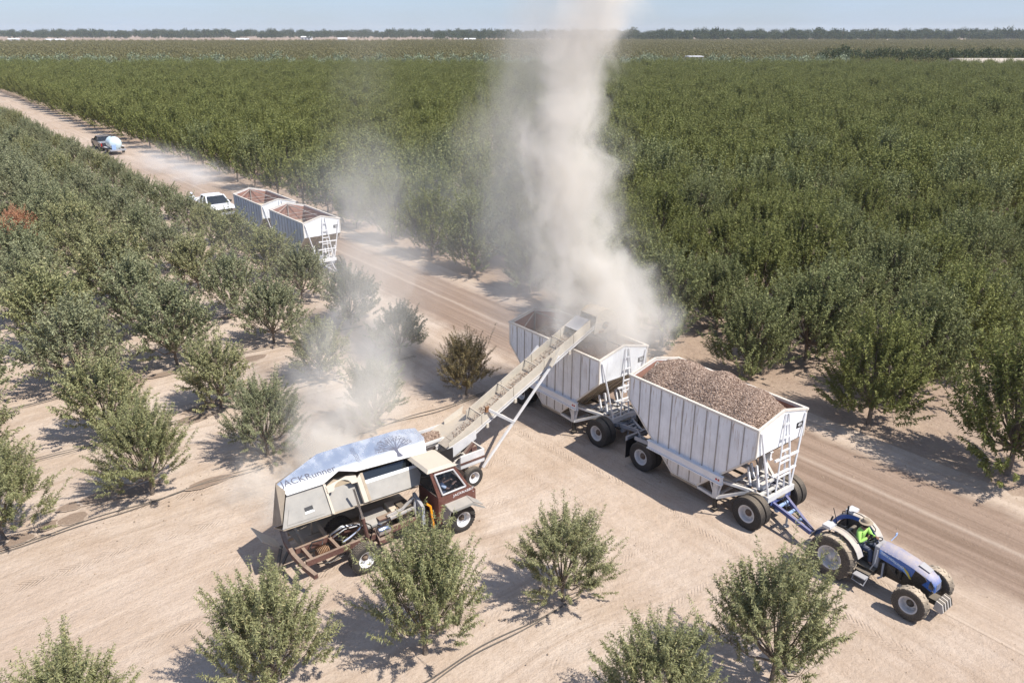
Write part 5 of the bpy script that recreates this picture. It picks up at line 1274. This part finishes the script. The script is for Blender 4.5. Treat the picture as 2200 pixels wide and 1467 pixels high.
# roof sheet with a printed face; ridge outline bevelled at both ends
def roofp(x, s, o=0.0):   # s from near edge (0) to ridge (1)
    n = Vector((0, -(C_[1]-B_[1]), (C_[0]-B_[0]))).normalized(); drop = -0.03*(x+3.0)
    return Vector((x, B_[0]-.02 + (C_[0]-B_[0])*s, B_[1]+.02 + (C_[1]-B_[1])*s + drop)) + n*o
def roofpoly(poly, th, o):
    b = MB(); P0 = [roofp(x, s, o) for x, s in poly]; P1 = [roofp(x, s, o-th) for x, s in poly]; k = len(poly)
    b.add(P0+P1, [tuple(range(k)), tuple(range(2*k-1, k-1, -1))] + [(i, (i+1) % k, k+(i+1) % k, k+i) for i in range(k)]); return b
outline = [(-3.06, -.04), (-2.02, -.04), (-1.45, .22), (-1.0, .02), (1.22, -.10), (1.45, .45), (1.38, .88), (.86, 1.0), (-.9, 1.02), (-1.75, 1.0), (-3.15, .42)]
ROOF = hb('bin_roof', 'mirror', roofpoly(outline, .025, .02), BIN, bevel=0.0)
text('lettering', 'JACKRunner', .285, M['print'], ROOF, frame_mtx(roofp(-2.28, .34, .026), (1, 0, -.03), roofp(0, 1)-roofp(0, 0)), .001, sx=1.05)
b = MB(); b.sheet([roofp(-1.78, .985, .028), roofp(1.25, .985, .028), roofp(1.3, 1.16, -.03), roofp(-1.70, 1.16, -.03)], .008)
# printed tree emblem: plain trunk, limbs and leaf strokes
tb = MB()
def rp(x, s): return roofp(x, s, .0235)
def stroke(pts, w):
    for (a, b_) in zip(pts[:-1], pts[1:]):
        p, q = rp(*a), rp(*b_); d = (q-p).normalized(); n = (roofp(0, 0, 1)-roofp(0, 0, 0)).normalized(); s_ = d.cross(n)*w/2
        tb.add([p-s_, p+s_, q+s_, q-s_], [(0, 1, 2, 3)])
tx = .42
tb.add([rp(tx-.10, .04), rp(tx+.10, .02), rp(tx+.045, .22), rp(tx+.06, .34), rp(tx-.06, .34), rp(tx-.045, .20)], [(0, 1, 2, 3, 4, 5)])
rr_ = random.Random(4)
for k in range(13):
    a = math.pi*(0.06 + 0.88*k/12); ln = .50; pts = [(tx, .32)]
    for q in (.35, .7, 1.0): pts.append((tx + math.cos(a)*ln*q*1.15 + rr_.uniform(-.02, .02), .34 + math.sin(a)*.46*q + .10*q*(1-abs(math.cos(a)))*0))
    stroke(pts, .018)
for k in range(420):
    a = rr_.uniform(.02, math.pi-.02); q = rr_.uniform(.30, 1.0)**.6; x = tx + math.cos(a)*.62*q; s_ = .36 + math.sin(a)*.50*q; d = rr_.uniform(0, 3.14)
    stroke([(x, s_), (x + .028*math.cos(d), s_ + .028*math.sin(d))], .007)
tb.build('printed_tree', M['print'], ROOF)
pb = MB(); tb2 = tb
tb = MB()
for k in range(15):
    for q in (-1, 0, 1):
        x = -.78 + q*.045 + .012*math.sin(k); s_ = .14 + k*.05; stroke([(x, s_), (x+.022, s_)], .022)
tb.build('printed_dots', M['print'], ROOF)
b = MB()
pe = [(xr(0), A_), (xr(1), B_)]
ex0, ex1 = xr(0), xr(1)
b.add([(ex0, A_[0], A_[1]+.15), (ex1, B_[0], B_[1]+.13), (-3.17, .60, 2.80), (-3.40, .58, 1.56)], [(0, 1, 2, 3)]); hb('bin_end', 'belly', b, BIN)
b = MB(); b.add([(-3.17, .60, 2.80), (-3.40, .58, 1.56), (-1.9, E_[0], E_[1]), (-1.75, C_[0], C_[1]-.05)], [(0, 1, 2, 3)]); hb('bin_end', 'belly', b, BIN)
b = MB()
b.sheet([(-1.75, D_[0], D_[1]), (1.3, D_[0], D_[1]-.12), (.8, E_[0], E_[1]-.15), (-1.9, E_[0], E_[1])], .03); b.sheet([(-1.75, C_[0], C_[1]-.05), (1.2, C_[0], C_[1]-.16), (1.3, D_[0], D_[1]-.13), (-1.75, D_[0], D_[1])], .02)
b.sheet([(-3.4, A_[0]+.02, A_[1]-.02), (.7, A_[0]+.02, A_[1]-.24), (.8, E_[0], E_[1]-.18), (-1.9, E_[0], E_[1]-.01), (-3.36, .58, 1.50)], .03)
b.add([(.72, A_[0], A_[1]-.21), (1.15, B_[0], B_[1]-.23), (1.2, C_[0], C_[1]-.16), (1.3, D_[0], D_[1]-.14), (.8, E_[0], E_[1]-.17)], [(0, 1, 2, 3, 4)]); hb('bin_shell', 'belly', b, BIN)
b = MB(); b.tube([(-1.13, -.55+.10, .72), (-1.22, -.42, 1.45)], .055, 10); hb('lift_cylinder', 'frame_m', b)
b = MB(); b.tube([(-1.22, -.42, 1.45), (-1.33, -.22, 2.33)], .035, 10); hb('cylinder_rod', 'chrome', b, smooth=True)
b = MB(); b.tube([(-1.05, -.45, .70), (-.98, -.50, 1.0), (-1.05, -.52, 1.2), (-1.18, -.46, 1.3)], .018, 6); hb('hydraulic_hose', 'black', b)
opP = dict(pelvis=(1.25, -.32, 1.08), waist=(1.27, -.32, 1.22), chest=(1.33, -.32, 1.42), neckb=(1.38, -.32, 1.55), neck=(1.42, -.32, 1.61), jaw=(1.49, -.32, 1.64), head=(1.48, -.32, 1.71), crown=(1.46, -.32, 1.78), face=(1, 0, -.35),
    shl=(1.37, -.13, 1.52), ell=(1.55, -.10, 1.33), wrl=(1.74, -.22, 1.45), shr=(1.37, -.51, 1.52), elr=(1.50, -.58, 1.42), wrr=(1.74, -.52, 1.50),
    hipl=(1.30, -.22, 1.06), knl=(1.68, -.20, 1.05), anl=(1.85, -.20, .72), toel=(1.97, -.20, .70), hipr=(1.30, -.42, 1.06), knr=(1.68, -.44, 1.05), anr=(1.85, -.44, .72), toer=(1.97, -.44, .70))
person('person in white t-shirt leaning forward at the wheel inside the maroon cab', W(-17.75, 9.5), YAW_V, opP, 'tee', 'jeans', None, True)

# ---- loading conveyor (local x = V, y = -U), rising over the trailer
CV = thing('loading_conveyor', 'long inclined loading conveyor on wheels rising from the harvest truck over the trailer', 'conveyor', W(-19.8, 13.0), YAW_V)
def cp(v, off=0.0): return (v-13.0, 1.10 + .475*(v-12.55) + off)   # belt line
yN, yF = -.32, .38
SL = math.atan(.475)
def cb(name, mat, b, parent=None, **k): return b.build(name, M[mat], parent or CV, **k)
segs = [12.55, 13.9, 15.25, 16.6, 17.95, 18.75]
for y, o in ((yN, 0), (yF, .0)):
    for a, c in zip(segs[:-1], segs[1:]):
        if y == yF and a < 13: a = 13.75
        (x0, z0), (x1, z1) = cp(a+.01), cp(c-.01); b = MB()
        b.prism([(x0, z0-.06), (x1, z1-.06), (x1, z1+.30), (x0, z0+.30)], 'y', y-.015, y+.015); cb('side_board', 'conv', b)
    (x0, z0), (x1, z1) = cp(12.5), cp(19.3); b = MB()
    b.beam((x0, y, z0-.16), (x1, y, z1-.16), .08, .05); b.beam((x0, y, z0-.07), (x1, y, z1-.07), .07, .03); cb('frame_beam', 'offwhite', b)
(x0, z0), (x1, z1) = cp(12.6), cp(19.2); b = MB()
N_ = 60; yb = np.linspace(yN+.02, yF-.02, 5)
vs = [(x0+(x1-x0)*i/N_, y, z0+(z1-z0)*i/N_ + .05*abs(j-2)/2.0*0) for i in range(N_+1) for j, y in enumerate(yb)]
b.add(vs, [(i*5+j, (i+1)*5+j, (i+1)*5+j+1, i*5+j+1) for i in range(N_) for j in range(4)]); cb('belt', 'belt', b)
b = MB(); b.beam((x0, (yN+yF)/2, z0-.20), (x1, (yN+yF)/2, z1-.20), .6, .02); cb('return_belt', 'belt', b)
for k in range(26):
    v_ = 12.9 + k*.24; x, z = cp(v_); b = MB()
    if k == 0: b.beam((0, yN+.03, .004), (0, yF-.03, .004), .02, .012); cleat = b.mesh('cleat', M['belt'])
    instance('cleat', cleat, CV, (x, 0, z))
for k, v_ in enumerate((13.9, 15.1, 16.3, 17.55)):
    x, z = cp(v_, .30); b = MB(); b.beam((x, yN, z), (x, yF, z+.02), .035); b.beam((x, yF, z), (x-.0, yF, z-.32), .03); cb('cross_brace', 'conv', b)
    x, z = cp(v_ + .2, -.22); b = MB(); b.box(x-.05, x+.05, yN-.08, yN+.02, z-.08, z+.06); cb('roller_bearing', 'conv', b)
# dark mesh flap over the belt near the head and the rounded hood
x, z = cp(18.15, .30); b = MB(); b.sheet([(x, yN+.02, z), (x+.55, yN+.02, z+.30), (x+.55, yF-.02, z+.30), (x, yF-.02, z)], .01); cb('screen_flap', 'grey', b)
hx, hz_ = 6.45, 3.98; rH = .62
arcp = [(hx + rH*math.cos(a), hz_ + rH*math.sin(a)) for a in np.linspace(R(135), R(-5), 14)]
b = MB()
for p, q in zip(arcp[:-1], arcp[1:]): b.sheet([(p[0], yN-.05, p[1]), (p[0], yF+.08, p[1]), (q[0], yF+.08, q[1]), (q[0], yN-.05, q[1])], -.02)
cb('hood', 'conv', b, smooth=True)
for y in (yN-.05, yF+.08):
    b = MB(); b.prism(arcp + [(hx+.60, hz_-.25), (hx+.12, hz_-.28), (hx-.55, hz_-.20)], 'y', y-.01, y+.01); cb('hood_side', 'conv', b)
b = MB(); b.prism([(hx+.58, hz_-.06), (hx+.64, hz_-.06), (hx+.64, hz_-1.05), (hx+.58, hz_-1.05)], 'y', yN-.05, yF+.08); b.box(hx+.10, hx+.60, yN-.06, yN-.04, hz_-1.0, hz_-.24); cb('rubber_curtain', 'belt', b)
b = MB(); b.cyl((hx, yN-.07, hz_+.02), (hx, yF+.1, hz_+.02), .14, 16); cb('head_drum', 'dark', b)
b = MB(); b.cyl((hx, yN-.16, hz_+.02), (hx, yN-.06, hz_+.02), .05, 10); b.box(hx-.30, hx-.08, yN-.10, yN-.05, hz_-.22, hz_-.12); b.cyl((hx+.12, yN-.12, hz_+.10), (hx+.12, yN-.06, hz_+.10), .03, 8); cb('drive_motor', 'rusty', b)
# lifting strut, link and wheeled cart
for y in (-.85, .55):
    b = MB(); b.beam((.55, y, .42), (3.95, y*.80 if y < 0 else .42, 3.55), .055, .085); cb('lift_strut', 'offwhite', b)
b = MB(); b.beam((3.55, -.74, 3.25), (4.05, -.66, 3.80), .08, .12); cb('strut_sleeve', 'conv', b)
b = MB(); b.beam((1.9, -.82, 1.66), (1.1, -.34, 2.22), .06, .09); b.beam((1.9, -.82, 1.66), (1.9, .50, 1.66), .05); cb('strut_link', 'offwhite', b)
b = MB(); b.box(1.03, 1.16, -.40, -.33, 2.12, 2.32); cb('link_bracket', 'rusty', b)
b = MB(); b.box(-.25, .72, -.72, -.66, .55, 1.02); b.box(-.25, .72, .5, .56, .55, 1.02); b.box(.66, .72, -.66, .5, .55, 1.02); b.box(-.25, .7, -.66, .5, .50, .56); cart = cb('cart_frame', 'offwhite', b, bevel=.01)
b = MB(); b.box(-.26, .73, -.735, -.722, .70, .78); cb('red_stripe', 'frame_m', b, cart)
b = MB(); b.beam((.0, -.60, 1.02), (.35, -.60, 1.30), .10); b.box(.25, .45, -.66, -.52, 1.02, 1.18); cb('tilt_bracket', 'frame_m', b, cart)
b = MB(); b.cyl((.02, -1.0, .34), (.02, .9, .34), .045, 8); cb('axle', 'dark', b)
for y, sd in ((-1.02, -1), (.92, 1)): wheel(CV, .02, y, .34, .34, .19, .19, sd, 'road', rim='white', hub='hubrust')
# receiving hopper, feeder tray and loose sheets at the foot
b = MB(); b.sheet([(-.70, yN-.05, 1.02), (.45, yN-.05, 1.30), (.45, yN+.35, 1.62), (-.70, yN+.35, 1.35)], .02) if False else None
b.prism([(-.62, .80), (.60, 1.30), (.60, 1.62), (-.55, 1.28)], 'y', yN-.10, yN-.07); cb('foot_board', 'offwhite', b)
b = MB(); b.sheet([(-.35, .45, 1.05), (.95, .45, 1.70), (.95, 1.15, 1.55), (-.1, 1.35, 1.10)], .02); b.sheet([(.30, 1.05, 1.22), (.95, .92, 1.60), (1.05, .98, 1.85), (.35, 1.15, 1.45)], .02); cb('loose_sheet', 'conv', b)
b = MB(); b.box(-.95, .40, .55, .60, .98, 1.16); b.box(-.95, .40, 1.30, 1.35, 1.02, 1.22); b.box(-.95, .40, .60, 1.30, .98, 1.03); b.box(-.95, .35, .48, .55, 1.10, 1.18); feeder = cb('feeder_tray', 'offwhite', b)
b = MB(); b.box(-1.2, -.2, -.2, .5, .72, .80); b.beam((-1.3, .1, .8), (.3, .1, .95), .12, .05); b.beam((-1.2, -.35, .75), (.0, -.35, .95), .05, .05); cb('foot_chute', 'conv', b)
almond_heap(W(-19.8, 13.0), YAW_V, -.93, .38, .62, 1.28, lambda x, y: 1.10 + .05*math.exp(-((y-.95)/.25)**2), 900, 'almonds_on_tray', 'brown almonds lying in the feeder tray between truck and conveyor', 8, .034)
rcv = np.random.RandomState(12)
bb = MB()
for q in range(700):
    v_ = rcv.uniform(13, 18.3); x, z = cp(v_, .02); y = rcv.normal(.03, .13); y = max(yN+.04, min(yF-.04, y)); s = rcv.uniform(.014, .032); j = rcv.uniform(.5, 1.2, 6)*s
    bb.add([(x+j[0], y, z), (x-j[1], y, z), (x, y+j[2], z), (x, y-j[3], z), (x, y, z+j[4]), (x, y, z-.3*j[5])], [(0, 2, 4), (2, 1, 4), (1, 3, 4), (3, 0, 4), (2, 0, 5), (1, 2, 5), (3, 1, 5), (0, 3, 5)])
o_ = bb.build('almonds_on_belt', M_nut); o_.location = W(-19.8, 13.0); o_.rotation_euler = (0, 0, YAW_V); tag(o_, kind='stuff')

# ================================================================== DUST IN THE AIR
def fcurve(g, val, pts):
    nd = g.n('ShaderNodeFloatCurve'); c = nd.mapping.curves[0]
    while len(c.points) > 2: c.points.remove(c.points[1])
    c.points[0].location = pts[0]; c.points[1].location = pts[-1]
    for p in pts[1:-1]: c.points.new(*p)
    nd.mapping.extend = 'HORIZONTAL'; nd.mapping.use_clip = False; nd.mapping.update(); g.put(nd.inputs['Value'], val); return nd.outputs[0]
def plume(name, z0, z1, axis, dens, nscale, disp, col=(0.905, 0.868, 0.805), cut=0.42, squash=1.0, step=0.35):
    """axis: rows (z, x, y, radius, density); mesh hull plus a curling density"""
    m, t = mat_new(name); g = NG(t)
    tc = g.n('ShaderNodeTexCoord').outputs['Object']; x, y, z = g.sep(tc)
    q = g.mapr(z, z0, z1)
    nx = g.noise(tc, nscale*0.6, 3, 0.6, color=True); nsx, nsy, nsz = g.sep(nx)
    xs = g.math('ADD', x, g.math('MULTIPLY', g.math('SUBTRACT', nsx, 0.5), disp)); ys = g.math('ADD', y, g.math('MULTIPLY', g.math('SUBTRACT', nsy, 0.5), disp))
    zs = [(a[0]-z0)/(z1-z0) for a in axis]
    mx0, mx1 = min(a[1] for a in axis)-.01, max(a[1] for a in axis)+.01
    my0, my1 = min(a[2] for a in axis)-.01, max(a[2] for a in axis)+.01
    mr = max(a[3] for a in axis); md = max(a[4] for a in axis)
    cx = g.math('MULTIPLY_ADD', fcurve(g, q, [(s, (a[1]-mx0)/(mx1-mx0)) for s, a in zip(zs, axis)]), mx1-mx0, mx0)
    cy = g.math('MULTIPLY_ADD', fcurve(g, q, [(s, (a[2]-my0)/(my1-my0)) for s, a in zip(zs, axis)]), my1-my0, my0)
    rr = g.math('MULTIPLY', fcurve(g, q, [(s, a[3]/mr) for s, a in zip(zs, axis)]), mr)
    dn = g.math('MULTIPLY', fcurve(g, q, [(s, a[4]/md) for s, a in zip(zs, axis)]), md*dens)
    dx = g.math('SUBTRACT', xs, cx); dy = g.math('DIVIDE', g.math('SUBTRACT', ys, cy), squash)
    d = g.math('DIVIDE', g.math('SQRT', g.math('ADD', g.math('MULTIPLY', dx, dx), g.math('MULTIPLY', dy, dy))), rr)
    fall = g.mapr(d, 1.0, 0.0, 0.0, 1.0, True)
    nz = g.noise(g.comb(xs, ys, g.math('MULTIPLY', z, 0.55)), nscale, 7, 0.62, 0.6)
    nn = g.mapr(g.math('ADD', nz, g.math('MULTIPLY', g.math('SUBTRACT', 0.42, d), 0.42)), cut, cut+0.26, 0.02, 1.0, True)
    dd = g.math('MULTIPLY', g.math('MULTIPLY', g.math('POWER', fall, 0.9), nn), dn)
    pv = g.n('ShaderNodeVolumePrincipled'); pv.inputs['Color'].default_value = (*col, 1); pv.inputs['Anisotropy'].default_value = -0.25
    g.put(pv.inputs['Density'], dd); g.out(vol=pv.outputs[0]); m.cycles.volume_step_rate = step
    b = MB(); n = 14; vs = []
    for (zz, cx_, cy_, r_, _) in axis:
        for k in range(n):
            a = 2*math.pi*k/n; vs.append((cx_ + math.cos(a)*(r_*1.02+disp*0.25), cy_ + math.sin(a)*(r_*squash*1.02+disp*0.25), zz))
    k = len(axis)
    fs = [(i*n+j, i*n+(j+1) % n, (i+1)*n+(j+1) % n, (i+1)*n+j) for i in range(k-1) for j in range(n)] + [tuple(range(n-1, -1, -1)), tuple(range((k-1)*n, k*n))]
    b.add(vs, fs); return tag(b.build(name, m), kind='stuff')
plume('dust_plume', 2.7, 24.0, [(2.7, 3.5, 27.9, 3.1, 1.15), (4.2, 3.3, 28.2, 4.2, 1.1), (6.0, 2.8, 28.6, 3.9, 1.0), (8.0, 2.0, 29.0, 3.5, .95), (10.5, 1.9, 29.5, 3.1, .95), (12.6, 2.3, 30.0, 2.7, .95), (15.0, 2.9, 30.5, 2.8, .9), (18.0, 3.5, 31.0, 2.6, .7), (24.0, 4.5, 32.0, 3.4, .5)], 1.05, 0.66, 2.8, cut=0.38)
plume('dust_veil', 2.2, 20.0, [(2.2, 0.9, 30.0, 3.0, .5), (5.0, 0.4, 30.4, 4.0, .9), (9.0, 0.2, 31.0, 4.0, .9), (13.0, 0.8, 31.6, 3.6, .8), (20.0, 2.4, 33.0, 4.0, .3)], 0.27, 0.30, 2.5, cut=0.36, step=0.6)
plume('truck_dust', 0.05, 15.0, [(0.05, -7.3, 21.6, 2.5, 1.0), (1.0, -6.5, 22.8, 3.4, .90), (2.0, -5.8, 24.0, 3.8, .60), (3.5, -5.3, 25.4, 3.7, .36), (5.5, -5.1, 27.0, 3.2, .28), (7.5, -5.1, 28.4, 2.8, .17), (9.5, -5.3, 29.5, 2.8, .08), (12.0, -5.5, 31.0, 3.0, .03), (15.0, -5.8, 33.0, 3.2, .0)], 1.45, 0.60, 2.4, cut=0.40)
def low_cloud(name, u0, u1, v0, v1, z1, dens, nscale, cut=0.42, step=0.8):
    m, t = mat_new(name); g = NG(t); tc = g.n('ShaderNodeTexCoord').outputs['Object']; x, y, z = g.sep(tc)
    cu, cv, hu, hv = (u0+u1)/2, (v0+v1)/2, abs(u1-u0)/2, abs(v1-v0)/2
    u = g.math('ADD', g.math('MULTIPLY', x, Ux), g.math('MULTIPLY', y, Uy)); v = g.math('ADD', g.math('MULTIPLY', x, Vx), g.math('MULTIPLY', y, Vy))
    a = g.math('DIVIDE', g.math('SUBTRACT', u, cu), hu); b_ = g.math('DIVIDE', g.math('SUBTRACT', v, cv), hv); c = g.math('DIVIDE', z, z1)
    d = g.math('SQRT', g.math('ADD', g.math('ADD', g.math('MULTIPLY', a, a), g.math('MULTIPLY', b_, b_)), g.math('MULTIPLY', c, c)))
    fall = g.mapr(d, 1.0, 0.15, 0.0, 1.0, True); nz = g.noise(tc, nscale, 6, 0.6, 0.5)
    dd = g.math('MULTIPLY', g.math('MULTIPLY', fall, g.mapr(nz, cut, cut+.28, 0.05, 1.0, True)), dens)
    pv = g.n('ShaderNodeVolumePrincipled'); pv.inputs['Color'].default_value = (0.995, 0.98, 0.96, 1); g.put(pv.inputs['Density'], dd); g.out(vol=pv.outputs[0]); m.cycles.volume_step_rate = step
    b = MB(); P = [W(u0, v0), W(u1, v0), W(u1, v1), W(u0, v1)]; b.hexa([(p.x, p.y, .02) for p in P] + [(p.x, p.y, z1) for p in P]); return tag(b.build(name, m), kind='stuff')
low_cloud('road_dust', -112, -62, 19.5, 29.5, 3.2, 0.30, 0.22)
low_cloud('drifting_dust', -62, -22, 8, 42, 9.5, 0.030, 0.13, 0.34, 0.5)
